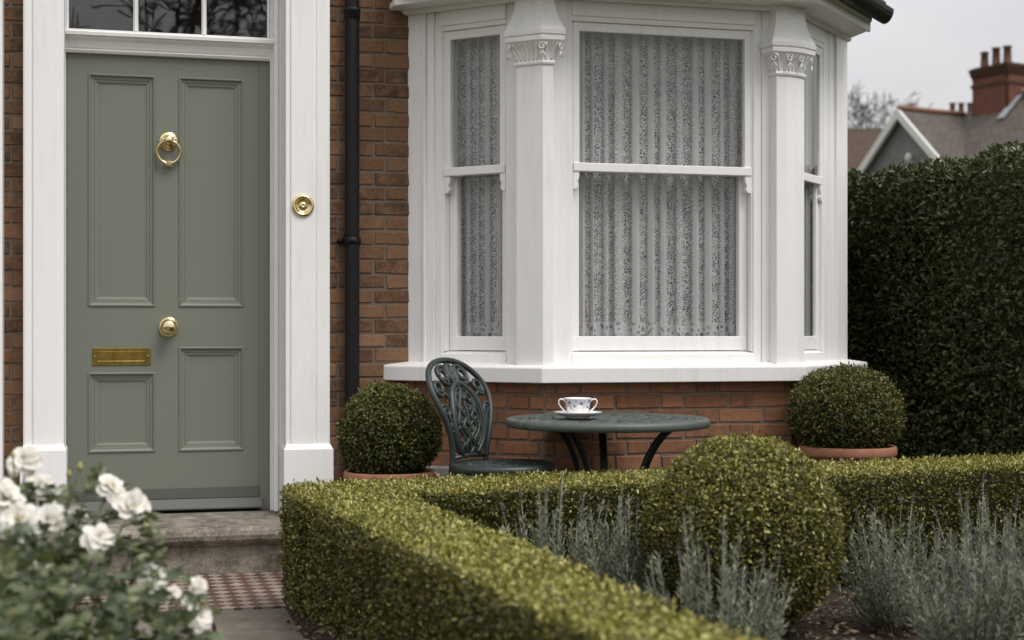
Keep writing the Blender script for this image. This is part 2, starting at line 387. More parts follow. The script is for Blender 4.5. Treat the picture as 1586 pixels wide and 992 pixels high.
def leaf_arrays(P, D, L, W, fold=.25, droop=.1, shape=4, B=None):
    n = len(P); S = norm(np.cross(D, rng.normal(size=(n, 3)) if B is None else B)); U = np.cross(S, D)
    L = L[:, None]; W = W[:, None]
    if shape == 4:
        V = np.stack([P, P+D*L*.45+S*W*.5+U*W*fold, P+D*L-U*L*droop, P+D*L*.45-S*W*.5+U*W*fold], 1).reshape(-1, 3)
        F = np.array([[0,2,1],[0,3,2]]); k = 4
    else:
        V = np.stack([P, P+D*L*.22+S*W*.38+U*W*fold*.6, P+D*L*.52+S*W*.5+U*W*fold, P+D*L*.8+S*W*.3+U*W*fold*.4-U*L*droop*.5,
                      P+D*L-U*L*droop, P+D*L*.8-S*W*.3+U*W*fold*.4-U*L*droop*.5, P+D*L*.52-S*W*.5+U*W*fold, P+D*L*.22-S*W*.38+U*W*fold*.6,
                      P+D*L*.52], 1).reshape(-1, 3)
        F = np.array([[0,8,1],[1,8,2],[2,8,3],[3,8,4],[4,8,5],[5,8,6],[6,8,7],[7,8,0]]); k = 9
    Fa = (F[None] + (np.arange(n)*k)[:, None, None]).reshape(-1, 3)
    return V, Fa
def mesh_np(name, V, F, mats, parent=None, mi=None, extra=None, loc=None):
    """triangles V, F (+ an extra MB with its own material slots) as one object"""
    org = np.array(ORG[parent.name]) if parent is not None else np.zeros(3)
    if loc is not None: org = np.array(loc)
    nF = len(F); loops = F.reshape(-1); starts = np.arange(nF)*3; tot = np.full(nF, 3)
    mi = np.zeros(nF, int) if mi is None else mi
    if extra is not None:
        ev = np.array(extra.v); el = np.array([i for f in extra.f for i in f])+len(V); et = np.array([len(f) for f in extra.f])
        es = np.concatenate([[0], np.cumsum(et)[:-1]])+len(loops)
        V = np.concatenate([V, ev]); loops = np.concatenate([loops, el]); starts = np.concatenate([starts, es]); tot = np.concatenate([tot, et]); mi = np.concatenate([mi, np.array(extra.m)])
    me = bpy.data.meshes.new(name)
    me.vertices.add(len(V)); me.vertices.foreach_set('co', (V-org).astype(np.float32).reshape(-1))
    me.loops.add(len(loops)); me.loops.foreach_set('vertex_index', loops.astype(np.int32))
    me.polygons.add(len(starts)); me.polygons.foreach_set('loop_start', starts.astype(np.int32)); me.polygons.foreach_set('loop_total', tot.astype(np.int32))
    for m in mats: me.materials.append(m)
    me.polygons.foreach_set('material_index', mi.astype(np.int32))
    me.update(calc_edges=True); me.validate()
    o = bpy.data.objects.new(name, me); COL.objects.link(o)
    if parent is not None: o.parent = parent
    if loc is not None: o.location = loc
    ORG[o.name] = Vector(org)
    return o
LASTN = [None]
def leafy(sdf, lo, hi, n, shell, L, W, out=.7, up=.25, keep=None, jit=.25, shape=4):
    P = scatter(sdf, lo, hi, n, shell, keep)
    N = grad(sdf, P)
    D = norm(N*out + rng.normal(size=P.shape)*.62 + np.array([0,0,up]))
    B = norm(N*.9 + rng.normal(size=P.shape)*.55 + np.array([0,0,.12]))
    LASTN[0] = N
    k = len(P); l = L*(1+rng.normal(size=k)*jit).clip(.4, 1.8); w = W*(1+rng.normal(size=k)*jit*.7).clip(.5, 1.6)
    return leaf_arrays(P, D, l, w, .22, .08, shape, B)

# ================================================================== GROUND
mb = MB(); mb.add([(-400,-400,-.03),(400,-400,-.03),(400,400,-.03),(-400,400,-.03)], [(0,1,2,3)])
tag(mb.build('ground', plain('lawn_ground', (.07,.075,.035), .95, .1, 4, .4)), kind='structure')
mb = MB()
tag_y = 5.655
mb.box(-1.4, .75, tag_y+.004, 6.52, -.05, .0)
tag(mb.build('tile_path', TILEM), kind='structure')
mb = MB()
xs = [-1.45, -.62, .325, 1.35]; ys = [1.2, 2.35, 3.45, 4.55, tag_y-.008]
for i in range(3):
    for j in range(4):
        off = (.0 if j % 2 else .28) if j < 3 else 0
        x0, x1 = xs[i]+(.0 if i == 0 else off), xs[i+1]+(0 if i == 2 else off)
        mb.box(x0+.006, x1-.006, ys[j]+.006, ys[j+1]-.006, -.05, -.002+random.uniform(-.003, .002))
tag(mb.build('slab_path', SLABM, bevel=.006), kind='structure')
mb = MB(); mb.box(-1.5, 1.4, .5, 6.5, -.06, -.012)
tag(mb.build('path_bedding', SOILM), kind='structure')
mb = MB()     # raised soil of the bed, its edge sloping to the path
top = [(.66,1.0),(5.2,1.0),(5.2,5.75),(.66,5.75)]; bot = [(.575,.9),(5.4,.9),(5.4,5.85),(.575,5.85)]
mb.loft([[(x,y,-.03) for x,y in bot], [(x,y,.05) for x,y in top]])
tag(mb.build('soil_bed', SOILM), kind='structure')
mb = MB(); mb.box(.96, 6, 5.85, 6.9, -.05, .012)
tag(mb.build('patio', SLABM), kind='structure')
# mulch and dry leaves lying on the soil
P = np.column_stack([rng.uniform(.9, 4.2, 5200), rng.uniform(2.2, 5.2, 5200), .052+rng.uniform(0, .012, 5200)])
D = norm(np.column_stack([rng.normal(size=5200), rng.normal(size=5200), rng.normal(size=5200)*.25]))
P[4700:, 0] = rng.uniform(.56, .66, 500); P[4700:, 1] = rng.uniform(2.0, 5.5, 500); P[4700:, 2] = np.clip((P[4700:, 0]-.575)/.085, 0, 1)*.08-.022
P[:, 0] = np.where(P[:, 0] > 3.6, rng.uniform(1.9, 2.6, 5200), P[:, 0])
V, F = leaf_arrays(P, D, rng.uniform(.012, .042, 5200), rng.uniform(.006, .020, 5200))
tag(mesh_np('mulch', V, F, [DRYLEAF]), 'brown bark mulch and dry leaves on the soil of the bed', 'mulch', kind='stuff')

# ================================================================== HOUSE
house = thing('brick_house', 'brown brick terraced house with sage green front door and white bay window', 'house')
DOORW = frame_of((0,6.85,0), (1,0,0), (0,-1,0))
FL = frame_of((1.291,6.85,0), (R2,-R2,0), (-R2,-R2,0))
FF = frame_of((1.798,6.343,0), (1,0,0), (0,-1,0))
FR = frame_of((2.962,6.343,0), (R2,R2,0), (R2,-R2,0))
LL, LF, LR = .717, 1.164, .81
FRW = lambda s, n, z: FR(s, n*.42 if n < 0 else n, z)     # the shallow sash box of the facet by the hedge

def bricks(mb, M, s0, s1, z0, z1, mi, skip=None, pitch=.067):
    P = .325; row = int(math.floor(z0/pitch))
    while row*pitch < z1:
        zb, zt = max(row*pitch+.011, z0), min((row+1)*pitch, z1)
        x = math.floor(s0/P)*P - P + (P/2 if row % 2 else 0)
        k = 0
        while x < s1 and zt-zb > .012:
            w = .205 if k % 2 == 0 else .098
            a, b = max(x, s0), min(x+w, s1)
            if b-a > .012 and not (skip and skip((a+b)/2, (zb+zt)/2)):
                j = lambda: random.uniform(-.0028, .0028)
                d = .0055+random.uniform(-.002, .002); q = .003
                o = [(a+j(),0,zb+j()),(b+j(),0,zb+j()),(b+j(),0,zt+j()),(a+j(),0,zt+j())]
                i_ = [(o[0][0]+q,d,o[0][2]+q),(o[1][0]-q,d,o[1][2]+q),(o[2][0]-q,d,o[2][2]-q),(o[3][0]+q,d,o[3][2]-q)]
                mb.add(o+i_, [(4,5,6,7),(0,1,5,4),(1,2,6,5),(2,3,7,6),(3,0,4,7)], mi, False, M)
            x += w+.011; k += 1
        row += 1
# main wall
mb = MB()
bricks(mb, DOORW, -2.2, -.384, 0, 3.4, 1); bricks(mb, DOORW, .914, 1.296, 0, 3.4, 1)
mb.box(-2.2, -.35, -.25, 0, 0, 6, DOORW, 0); mb.box(.88, 1.31, -.25, 0, 0, 6, DOORW, 0)
mb.box(-.35, .88, -.25, 0, 3.02, 6, DOORW, 0)
mb.box(1.31, 3.50, -.31, -.06, 2.9, 6, DOORW, 0)
mb.box(3.40, 3.50, -5, -.09, 0, 6, DOORW, 0)
mb.build('wall', [MORTAR, BRICK], house)
# bay base
mb = MB()
for M, L in ((FL, LL), (FF, LF), (FR, LR)):
    bricks(mb, M, .004, L-.004, .41, .80, 1)
mb.prism([(1.291,6.85),(1.798,6.343),(2.962,6.343),(3.53,6.918),(3.3,7.1),(1.4,7.1)], 0, .80, None, 0)
mb.build('bay_base', [MORTAR, BRICKRED], house)
mb = MB()
def bayline(e, z):   # bay outline pushed out by e
    k = e*math.tan(math.radians(22.5))
    return [(1.291-e*1.414,6.85,z),(1.798-k,6.343-e,z),(2.962+k,6.343-e,z),(3.53+e*1.414,6.918,z)]
def bayband(mb, prof, back=.0, mi=0):
    rings = []
    for e, z in prof: rings.append(bayline(e, z))
    mb.loft(rings, False, False, mi)
bayband(mb, [(.0,.413),(.012,.413),(.03,.405),(.034,.0)])
mb.build('stone_plinth', PLINTHM, house, bevel=.004)
# sill
mb = MB()
bayband(mb, [(-.02,.795),(.055,.795),(.058,.800),(.080,.797),(.082,.86),(.076,.868),(.0,.882),(-.12,.884)])
for sgn, (A, zf) in ((0, (bayline, 0)), (3, (bayline, 0))):
    pr = [(-.02,.795),(.080,.797),(.082,.86),(.076,.868),(.0,.882),(-.02,.884)]
    mb.add([bayline(e, z)[sgn] for e, z in pr], [tuple(range(len(pr)))])
mb.build('window_sill', SILLM, house, bevel=.004)

# stepped white casing of the three facets
mb = MB()
ZS, ZH, ZT = .880, 2.40, 2.49
def casing(M, L, s0, s1):
    for a, b, sg in ((0, s0, 1), (L, s1, -1)):
        w = abs(b-a)
        if w > .15:
            cuts = [(0, .48, .0), (.48, .56, .010), (.56, .78, -.006), (.78, 1, -.014)]
        else: cuts = [(0, .8, .0), (.8, 1, -.008)]
        for c0, c1, n in cuts:
            x0, x1 = sorted((a+(b-a)*c0, a+(b-a)*c1)); mb.box(x0, x1, -.13, n, ZS-.003, ZT, M)
        # chamfer stop on the bead
    mb.box(s0-.002, s1+.002, -.13, -.001, ZH, ZT+.002, M)
    mb.box(s0-.001, s1+.001, -.126, -.009, ZH-.022, ZH+.001, M)
    # sloped sub sill
    mb.add([(s0-.001,-.13,ZS-.01),(s1+.001,-.13,ZS-.01),(s1+.001,-.004,ZS-.01),(s0-.001,-.004,ZS-.01),
            (s0-.001,-.13,.940),(s1+.001,-.13,.940),(s1+.001,-.006,.920),(s0-.001,-.006,.920)],
           [(0,1,2,3),(4,5,6,7),(0,1,5,4),(2,3,7,6),(1,2,6,5),(0,3,7,4)], 0, False, M)
WIN = ((FL, LL, .178, .515), (FF, LF, .128, .985), (FRW, LR, .12, .462))
for M, L, s0, s1 in WIN: casing(M, L, s0, s1)
mb.build('bay_casing', WHITE, house, bevel=.0035)

# sash windows
for M, L, s0, s1 in WIN:
    c = M((s0+s1)/2, 0, ZS)
    mb = MB()   # box lining and parting beads
    for a, b in ((s0-.01, s0+.008), (s1-.008, s1+.01)): mb.box(a, b, -.125, -.022, .93, ZH-.018, M)
    mb.box(s0-.0095, s1+.0095, -.124, -.023, ZH-.0215, ZH-.0185, M)
    w = mb.build('sash_window', WHITE, house, bevel=.002)
    e = .036; zm0, zm1 = 1.722, 1.760
    mb = MB()
    a0, a1 = s0+.0085, s1-.0085
    mb.box(a0, a0+e-.006, -.060, -.022, zm0-.02, ZH-.022, M); mb.box(a1-e+.006, a1, -.060, -.022, zm0-.02, ZH-.022, M)
    mb.box(a0+.001, a1-.001, -.059, -.023, ZH-.062, ZH-.0225, M); mb.box(a0+.001, a1-.001, -.059, -.014, zm0, zm1, M)
    up = mb.build('upper_sash', WHITE, w, bevel=.003)
    for x, sg in ((a0, 1), (a1, -1)):      # scrolled horns
        h = MB(); pr = [(0,0),(0,.008),(.028,.008),(.028,-.028),(.020,-.046),(.026,-.060),(.020,-.074),(.006,-.080),(0,-.080)]
        h.prism([(x+sg*p, zm0+q) for p, q in pr],   .0195, .0605, lambda s, z, n, M=M: M(s, -n, z))
        h.build('sash_horn', WHITE, w, bevel=.002)
    mb = MB()
    mb.box(a0+.001, a0+e+.004, -.104, -.0615, .932, zm1-.002, M); mb.box(a1-e-.004, a1-.001, -.104, -.0615, .932, zm1-.002, M)
    mb.box(a0+.002, a1-.002, -.103, -.0605, .934, .998, M); mb.box(a0+.002, a1-.002, -.103, -.0625, zm0+.003, zm1-.004, M)
    mb.build('lower_sash', WHITE, w, bevel=.003)
    for z0, z1, n in ((zm1-.004, ZH-.058, -.043), (.994, zm0+.006, -.083)):
        g = MB(); g.box(a0+e-.012, a1-e+.012, n-.002, n+.002, z0, z1, M); g.build('pane', GLASS, w)

# columns at the two front corners
def offpoly(p, e):
    out = []
    for i, (x, y) in enumerate(p):
        ns = []
        for a, b in ((i-1, i), (i, i+1)):
            if 0 <= a and b < len(p):
                d = Vector((p[b][0]-p[a][0], p[b][1]-p[a][1])).normalized(); ns.append(Vector((d.y, -d.x)))
        if len(ns) == 2:
            m = (ns[0]+ns[1]); m = m/max(.35, (1+ns[0].dot(ns[1])))
        else: m = ns[0]
        out.append((x+m.x*e, y+m.y*e))
    return out
def column(sec, name='column'):
    prof = [(.0,.872),(.0,2.172)]
    mb = MB()
    mb.loft([[(x, y, z) for x, y in offpoly(sec, e)] for e, z in prof], False, False)
    prof2 = [(.020,2.462),(-.004,2.46)]
    col = mb.build(name, WHITE, house, bevel=.002)
    mb = MB()
    bell = lambda t: .002+.034*(t**2.2)
    P = [(.0,2.168),(.007,2.172),(.0095,2.179),(.007,2.187),(.002,2.189)]
    P += [(bell(i/8), 2.190+.075*i/8) for i in range(9)]
    P += [(.040,2.268),(.043,2.272),(.043,2.288),(.038,2.292),(.046,2.297),(.047,2.315)]
    P += [(.044,2.318),(.036,2.336),(.024,2.362),(.013,2.392),(.006,2.425),(.003,2.46),(.003,2.487)]
    mb.loft([[(x, y, z) for x, y in offpoly(sec, e)] for e, z in P], False, False)
    # carved leaves on the bell: ridges that follow its curve, with curled tips
    for i in range(len(sec)-1):
        A, B = sec[i], sec[i+1]; ln = math.hypot(B[0]-A[0], B[1]-A[1])
        k = max(1, int(ln/.017))
        for j in range(k):
            t = (j+.5)/k; lean = (t-.5)*.35 if ln > .08 else 0
            pts = []; rr = []
            for q in range(8):
                u = q/7; e = bell(u)+.001; S = offpoly(sec, e)
                tt = min(.97, max(.03, t+lean*u*.6))
                pts.append((S[i][0]+(S[i+1][0]-S[i][0])*tt, S[i][1]+(S[i+1][1]-S[i][1])*tt, 2.191+.070*u)); rr.append(.0028+.0032*math.sin(PI*min(1, u+.15)))
            mb.tube(pts, rr, 6)
    for i in range(1, len(sec)-1):         # volute under each corner of the abacus
        S = offpoly(sec, .032)[i]; nx = Vector((S[0]-sec[i][0], S[1]-sec[i][1])).normalized(); tx = Vector((-nx.y, nx.x))
        c = Vector((S[0]-nx.x*.004, S[1]-nx.y*.004, 2.244))
        pts = [c + Vector((tx.x, tx.y, 0))*math.cos(a)*r + Vector((0,0,1))*math.sin(a)*r for a, r in [(q*.5, .019-.0009*q) for q in range(17)]]
        mb.tube(pts, .0042, 6)
        mb.tube([c+Vector((tx.x,tx.y,0))*sx+Vector((0,0,z)) for sx, z in ((-.012,-.045),(-.006,-.03),(0,-.02),(.008,-.03),(.013,-.046))], .004, 6)
    mb.build('capital', WHITE, col)
C1 = Vector((1.798, 6.343))
sec_l = [(C1.x-R2*.136+.02, C1.y+R2*.136+.02), (C1.x-R2*.112-R2*.052, C1.y+R2*.112-R2*.052), (C1.x-.0215, C1.y-.052), (C1.x+.026, C1.y-.052), (C1.x+.034, C1.y+.012)]
C2 = Vector((2.962, 6.343))
sec_r = [(C2.x-.103, C2.y+.012), (C2.x-.095, C2.y-.050), (C2.x-.046, C2.y-.050), (C2.x+.012, C2.y-.032), (C2.x+R2*.045+R2*.045, C2.y+R2*.045-R2*.045), (C2.x+R2*.09-.005, C2.y+R2*.09+.01)]
column(sec_l); column(sec_r)

# eaves of the bay: soffit, fascia, gutter, tiled hipped roof
def eaves(e, z, clip=True):
    p = bayline(e, z)
    if clip:
        x0, x1 = 1.205, 3.552; c = p[0][0]+p[0][1]; dd = p[2][0]-p[2][1]
        p[0] = (x0, c-x0, z); p[3] = (x1, x1-dd, z)
    return p
mb = MB()
inner = bayline(-.14, 2.487)
o = eaves(.142, 2.487)
vs = [(x, y, z) for z in (2.487, 2.515) for x, y, _ in ([(1.205,6.86,0)] + o + [(3.552,6.93,0)] )]
mb.add(vs, [(0,1,2,3,4,5),(6,7,8,9,10,11)] + [(i,(i+1)%6,(i+1)%6+6,i+6) for i in range(6)])
mb.loft([bayline(.006, 2.466), bayline(.018, 2.474), bayline(.022, 2.4865)], False, False)     # bed moulding
mb.build('soffit', WHITE, house, bevel=.003)
mb = MB()
mb.loft([eaves(.1425, 2.481), eaves(.158, 2.481), eaves(.158, 2.522), eaves(.168, 2.530), eaves(.168, 2.56), eaves(.1425, 2.56)], False, False)
for k in (0, 3): mb.add([eaves(e, z)[k] for e, z in ((.1425,2.481),(.158,2.481),(.158,2.522),(.168,2.53),(.168,2.56),(.1425,2.56))], [tuple(range(6))])
mb.build('fascia', WHITE, house, bevel=.002)
mb = MB()
gp = [(.170+.055+.055*math.cos(math.radians(a)), 2.572+.055*math.sin(math.radians(a))) for a in range(180, 361, 20)]
gin = [(.170+.055+.049*math.cos(math.radians(a)), 2.572+.049*math.sin(math.radians(a))) for a in range(360, 179, -20)]
def gline(e, z):
    p = eaves(e, z); return [p[0], p[1], p[2], (p[3][0]+.07, p[3][1]+.07, z)]
mb.loft([gline(e, z) for e, z in gp+gin], False, False)
for k in (0, 3): mb.add([gline(e, z)[k] for e, z in gp], [tuple(range(len(gp)))])
for k in range(3):      # brackets and union
    a, b = Vector(gline(.2, 2.55)[k]), Vector(gline(.2, 2.55)[k+1])
mb.build('gutter', BLACK, house)
mb = MB()
lo_ = [gline(.24, 2.645), gline(.24, 2.66)]
rows = 9
for r in range(rows):   # overlapping courses of tiles
    t0, t1 = r/rows, (r+1)/rows+.02
    def ln(t, lift):
        e = .205-(.205+.50)*t; z = 2.618+.70*t+lift
        p = bayline(e, z); x0, x1 = 1.16+.25*t, 3.66-.25*t
        c = p[0][0]+p[0][1]; dd = p[2][0]-p[2][1]
        return [(x0, min(c-x0, 6.95), z), p[1], p[2], (x1, min(x1-dd, 7.0), z)]
    A, B, Cc, Dd = ln(t0, 0), ln(t0, .022), ln(t1, .022), ln(t1, .0)
    # split each facet into single tiles with small gaps and lifts
    for k in range(3):
        p0, p1 = Vector(A[k]), Vector(A[k+1]); u0, u1 = Vector(Cc[k]), Vector(Cc[k+1]); n = max(2, int((p1-p0).length/.17))
        for i in range(n):
            a, b = i/n+.006, (i+1)/n-.006; l = Vector((0,0,random.uniform(0, .008)))
            q = [p0.lerp(p1,a)+l, p0.lerp(p1,b)+l, u0.lerp(u1,b)-Vector((0,0,.02))+l, u0.lerp(u1,a)-Vector((0,0,.02))+l]
            mb.hexa(q + [v+Vector((0,0,.014)) for v in q])
mb.prism([(x,y) for x,y,_ in ([(1.25,6.95,0)]+eaves(.12,0)+[(3.5,7.0,0)])], 2.53, 2.56)
mb.build('roof', plain('slate', (.055,.053,.054), .7, .4, 30, .4), house)

# doorstep, door frame, door
mb = MB()
mb.box(-.47, 1.0, 6.49, 7.1, -.04, .118)
nose = [(6.475,.118),(6.472,.125),(6.452,.132),(6.440,.146),(6.436,.165),(6.441,.183),(6.452,.194),(6.468,.199),(6.53,.2),(7.1,.206),(7.1,.118)]
mb.loft([[(x, y, z) for y, z in nose] for x in [-.48+1.49*i/24 for i in range(25)]], True, True)
mb.build('doorstep', STEPM, house, bevel=.004)
mb = MB()
YD = 6.98
DM = lambda a, n, b: Vector((a, YD-n, b))
px = [(-.119,.163,1.134,2.16),(.274,.554,1.134,2.16),(-.119,.163,.484,.833),(.274,.554,.484,.946)]
x0, x1, z0, z1 = -.21, .6265, .218, 2.249
mb.box(x0, -.119, -.045, 0, z0, z1, DM); mb.box(.554, x1, -.045, 0, z0, z1, DM); mb.box(.163, .274, -.045, 0, z0, z1, DM)
for a, b in ((-.119,.163), (.274,.554)):
    lo = .833 if a < 0 else .946
    for q0, q1 in ((z0,.484),(lo,1.134),(2.16,z1)): mb.box(a, b, -.045, 0, q0, q1, DM)
bol = [(-.004,0),(-.0035,.004),(-.001,.006),(.003,.006),(.006,.003),(.0075,-.002),(.011,-.0045),(.020,-.0055),(.0225,-.0095),(.0255,-.0085),(.033,-.0105),(.036,-.0135),(.040,-.0145),(.0405,-.016)]
for a, b, c, d in px:
    mould(mb, a, b, c, d, bol, DM); mb.box(a, b, -.03, -.0155, c, d, DM)
door = mb.build('front_door', GREEN, house)
mb = MB()
mb.box(-.206, .6255, .0005, .010, .268, .317, DM)
mb.loft([[(x, .001, .219),(x, .034, .219),(x, .036, .226),(x,.012,.266),(x,.001,.267)] for x in (-.205,.640)], True, True, 0, False, DM)
mb.build('weatherboard', BOARDM, door, bevel=.0015)
def facing(x, y, z):   # lathe axis towards the street
    return lambda a, b, c: Vector((x+a, y-c, z+b))
mb = MB()
mb.lathe([(0.0005,.006),(.043,.006),(.046,.003),(.046,0)], 40, facing(.225,YD,1.039))
mb.lathe([(.043,.006),(.041,.011),(.034,.013),(.020,.014),(.016,.022),(.017,.03),(.026,.036),(.033,.045),(.036,.056),(.034,.067),(.027,.077),(.015,.083),(.0005,.085)], 40, facing(.225,YD,1.039))
mb.build('door_knob', BRASS, door)
mb = MB()
mb.lathe([(.043,0),(.043,.005),(.039,.009),(.030,.011),(.026,.016),(.015,.02),(.013,.03),(.019,.036),(.021,.044),(.017,.053),(.008,.058),(.0005,.059)], 40, facing(.225,YD,1.872))
mb.box(.225-.036, .225+.036, .012, .024, 1.868, 1.884, DM)
kn = mb.build('door_knocker', BRASS, door, bevel=.002)
mb = MB(); mb.box(.225-.014, .225+.014, 0, .012, 1.758, 1.782, DM); mb.build('strike_plate', BRASS, door, bevel=.002)
mb = MB()
ring = [(.225+.051*math.sin(q), YD-.034+.012*(1-math.cos(q))*.5, 1.822+.051*math.cos(q)) for q in [2*PI*i/40 for i in range(40)]]
mb.tube(ring, [.0062+.0022*(1-math.cos(2*PI*i/40)) /2 for i in range(40)], 10, True)
mb.box(.225-.012, .225+.012, .012, .033, 1.763, 1.780, DM)
o = mb.build('knocker_ring', BRASS, door, bevel=.001)
mb = MB()
mb.box(-.105, .146, 0, .004, .868, .946, DM)
mould(mb, -.083, .124, .884, .930, [(-.001,.004),(0,.0075),(.003,.0075),(.006,.005)], DM)
mb.box(-.079, .120, .003, .0062, .888, .926, DM)
for sx, sz in ((-.095,.907),(.136,.907)): mb.lathe([(.006,.004),(.0055,.006),(.003,.0075),(.0005,.008)], 14, facing(sx,YD,sz))
mb.build('letter_plate', DULLBRASS, door, bevel=.0012)
mb = MB()
mb.box(-.22, .68, -.05, -.002, .2, .2185, DM); mb.build('door_gap', DARKGAP, house)
# frame: green stop, white architrave, transom, fanlight
mb = MB(); mb.box(.6275, .674, -.04, .001, .208, 2.2495, DM); mb.box(-.216, -.2105, -.04, .001, .208, 2.2495, DM)
mb.build('door_stop', GREEN, house, bevel=.0015)
mb = MB()
for xa, sg in ((.675, 1), (-.217, -1)):
    pr = [(0,-.04),(0,.030),(.004,.036),(.008,.030),(.012,.032),(.014,.064),(.030,.072),(.034,.060),(.045,.062),(.049,.10),(.060,.104),(.060,-.04)]
    if sg < 0: pr = [(0,-.04),(0,.018),(.004,.024),(.008,.02),(.012,.06),(.02,.064),(.02,-.04)]
    mb.loft([[(xa+sg*s, n, z) for s, n in pr] for z in (.206, 3.03)], True, True, 0, False, DM)
tr = [(-.04,2.2505),(.022,2.2505),(.026,2.256),(.030,2.262),(.024,2.268),(.030,2.272),(.034,2.284),(.040,2.300),(.054,2.312),(.056,2.318),(.068,2.321),(.070,2.336),(.064,2.341),(.0,2.346),(-.04,2.346)]
mb.loft([[(x, n, z) for n, z in tr] for x in (-.236, .7)], True, True, 0, False, DM)
mb.box(-.217, .675, -.04, .03, 2.83, 3.03, DM)
fr = mb.build('door_frame', WHITE, house, bevel=.001)
mb = MB()
for a, b in ((-.216,-.205), (.664,.674)): mb.box(a, b, -.03, .012, 2.347, 2.829, DM)
mb.box(-.204, .663, -.03, .012, 2.347, 2.357, DM)
fan = mb.build('fanlight', WHITE, house, bevel=.002)
for xb in (.082, .381):
    g = MB(); g.prism([(xb-.011,-.006),(xb-.011,.006),(xb-.004,.016),(xb+.004,.016),(xb+.011,.006),(xb+.011,-.006)], 2.3575, 2.829, lambda a, n, z: DM(a, n, z)); g.build('glazing_bar', WHITE, fan)
for a, b in ((-.205,.071), (.093,.370), (.392,.664)):
    g = MB(); g.box(a+.0005, b-.0005, -.008, -.004, 2.3572, 2.829, DM); g.build('pane', FANGLASS, fan)
# pilasters: flat shaft with edge bead, plinth block
PM = lambda a, n, b: Vector((a, 6.75-n, b))
def pilaster(xa, xb, zb, inner):
    mb = MB()
    s = 1 if inner < 0 else -1
    mb.box(xa, xb, -.14, .012, zb-.004, 3.05, PM)
    if xb-xa > .15:
        e0, e1 = (xa, xb) if inner < 0 else (xb, xa)     # e0 next to the door
        d = 1 if inner < 0 else -1
        a, b = sorted((e0+d*.022, e0+d*.126)); mb.box(a, b, -.01, .020, zb-.003, 3.05, PM)
        a, b = sorted((e0+d*.136, e1-d*.004)); mb.box(a, b, -.01, .016, zb-.003, 3.05, PM)
    p = mb.build('pilaster', WHITE, house, bevel=.004)
    mb = MB()
    w = .011
    mb.loft([[(xa-w+i, n, z), (xb+w-i, n, z), (xb+w-i, -.14, z), (xa-w+i, -.14, z)] for i, n, z in ((0,.046,.2),(0,.046,zb-.022),(.004,.043,zb-.016),(.012,.024,zb),(.012,-.1,zb+.001))], True, True, 0, False, PM)
    mb.build('plinth_block', WHITE, p, bevel=.003)
pilaster(.722, .918, .520, -1); pilaster(-.384, -.218, .536, 1); 
mb = MB(); mb.box(-.70, -.467, -.1, .02, .0, 3.05, PM); mb.build('pilaster', WHITE, house, bevel=.004)
mb = MB(); mb.box(-.42, .96, -.12, .03, 3.052, 3.35, PM); mb.build('door_lintel', WHITE, house, bevel=.004)
# doorbell
mb = MB()
BM = facing(.797, 6.7295, 1.575)
mb.lathe([(.050,0),(.050,.005),(.047,.009),(.041,.011),(.036,.010),(.033,.006),(.026,.002),(.02,.0015),(.0005,.0015)], 40, BM)
bell = mb.build('doorbell', BRASS, house)
mb = MB(); mb.lathe([(.0185,.001),(.0185,.006),(.016,.011),(.010,.0145),(.0045,.016),(.004,.0145),(.0005,.0145)], 30, BM)
mb.build('push_button', BRASS, bell)
# drainpipe
mb = MB()
cx, cy = 1.027, 6.80
mb.lathe([(.0325,0.02),(.0325,2.72)], 24, lambda a, b, c: Vector((cx+a, cy+b, c)))
for z in (.62, 1.70, 2.42):
    pass
mb.lathe([(.0325,2.425),(.036,2.428),(.036,2.46),(.038,2.462),(.038,2.472),(.0325,2.476)], 24, lambda a, b, c: Vector((cx+a, cy+b, c)))
mb.lathe([(.0325,2.72),(.0325,3.3)], 24, lambda a, b, c: Vector((cx+a, cy+b, c)))
pipe = mb.build('drainpipe', BLACK, house)
mb = MB()
mb.lathe([(.033,1.412),(.037,1.413),(.037,1.442),(.033,1.443)], 24, lambda a, b, c: Vector((cx+a, cy+b, c)))
mb.box(cx-.055, cx+.045, cy+.03, cy+.05, 1.415, 1.441)
mb.tube([(cx-.053, cy+.05, 1.428), (cx-.053, cy+.012, 1.428)], .011, 10)
mb.build('pipe_bracket', BLACK, pipe)
# room seen dimly behind the lace
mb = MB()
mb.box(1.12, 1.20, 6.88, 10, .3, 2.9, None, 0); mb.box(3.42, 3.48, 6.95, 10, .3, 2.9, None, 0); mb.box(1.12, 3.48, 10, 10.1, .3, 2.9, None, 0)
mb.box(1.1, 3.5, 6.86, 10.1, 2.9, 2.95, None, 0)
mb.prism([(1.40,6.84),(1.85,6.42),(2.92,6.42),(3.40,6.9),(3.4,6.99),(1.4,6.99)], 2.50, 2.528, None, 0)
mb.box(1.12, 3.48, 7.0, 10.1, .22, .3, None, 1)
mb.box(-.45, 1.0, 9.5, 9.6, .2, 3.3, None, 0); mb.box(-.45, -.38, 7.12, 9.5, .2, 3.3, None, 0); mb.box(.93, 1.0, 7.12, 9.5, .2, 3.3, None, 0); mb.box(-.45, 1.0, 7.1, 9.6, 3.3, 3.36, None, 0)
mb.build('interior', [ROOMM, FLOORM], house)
mb = MB(); mb.box(-.37, .92, 8.6, 8.66, .2, 3.29); mb.build('hall_wall', plain('hall_plaster', (.42,.40,.36), .9), house)

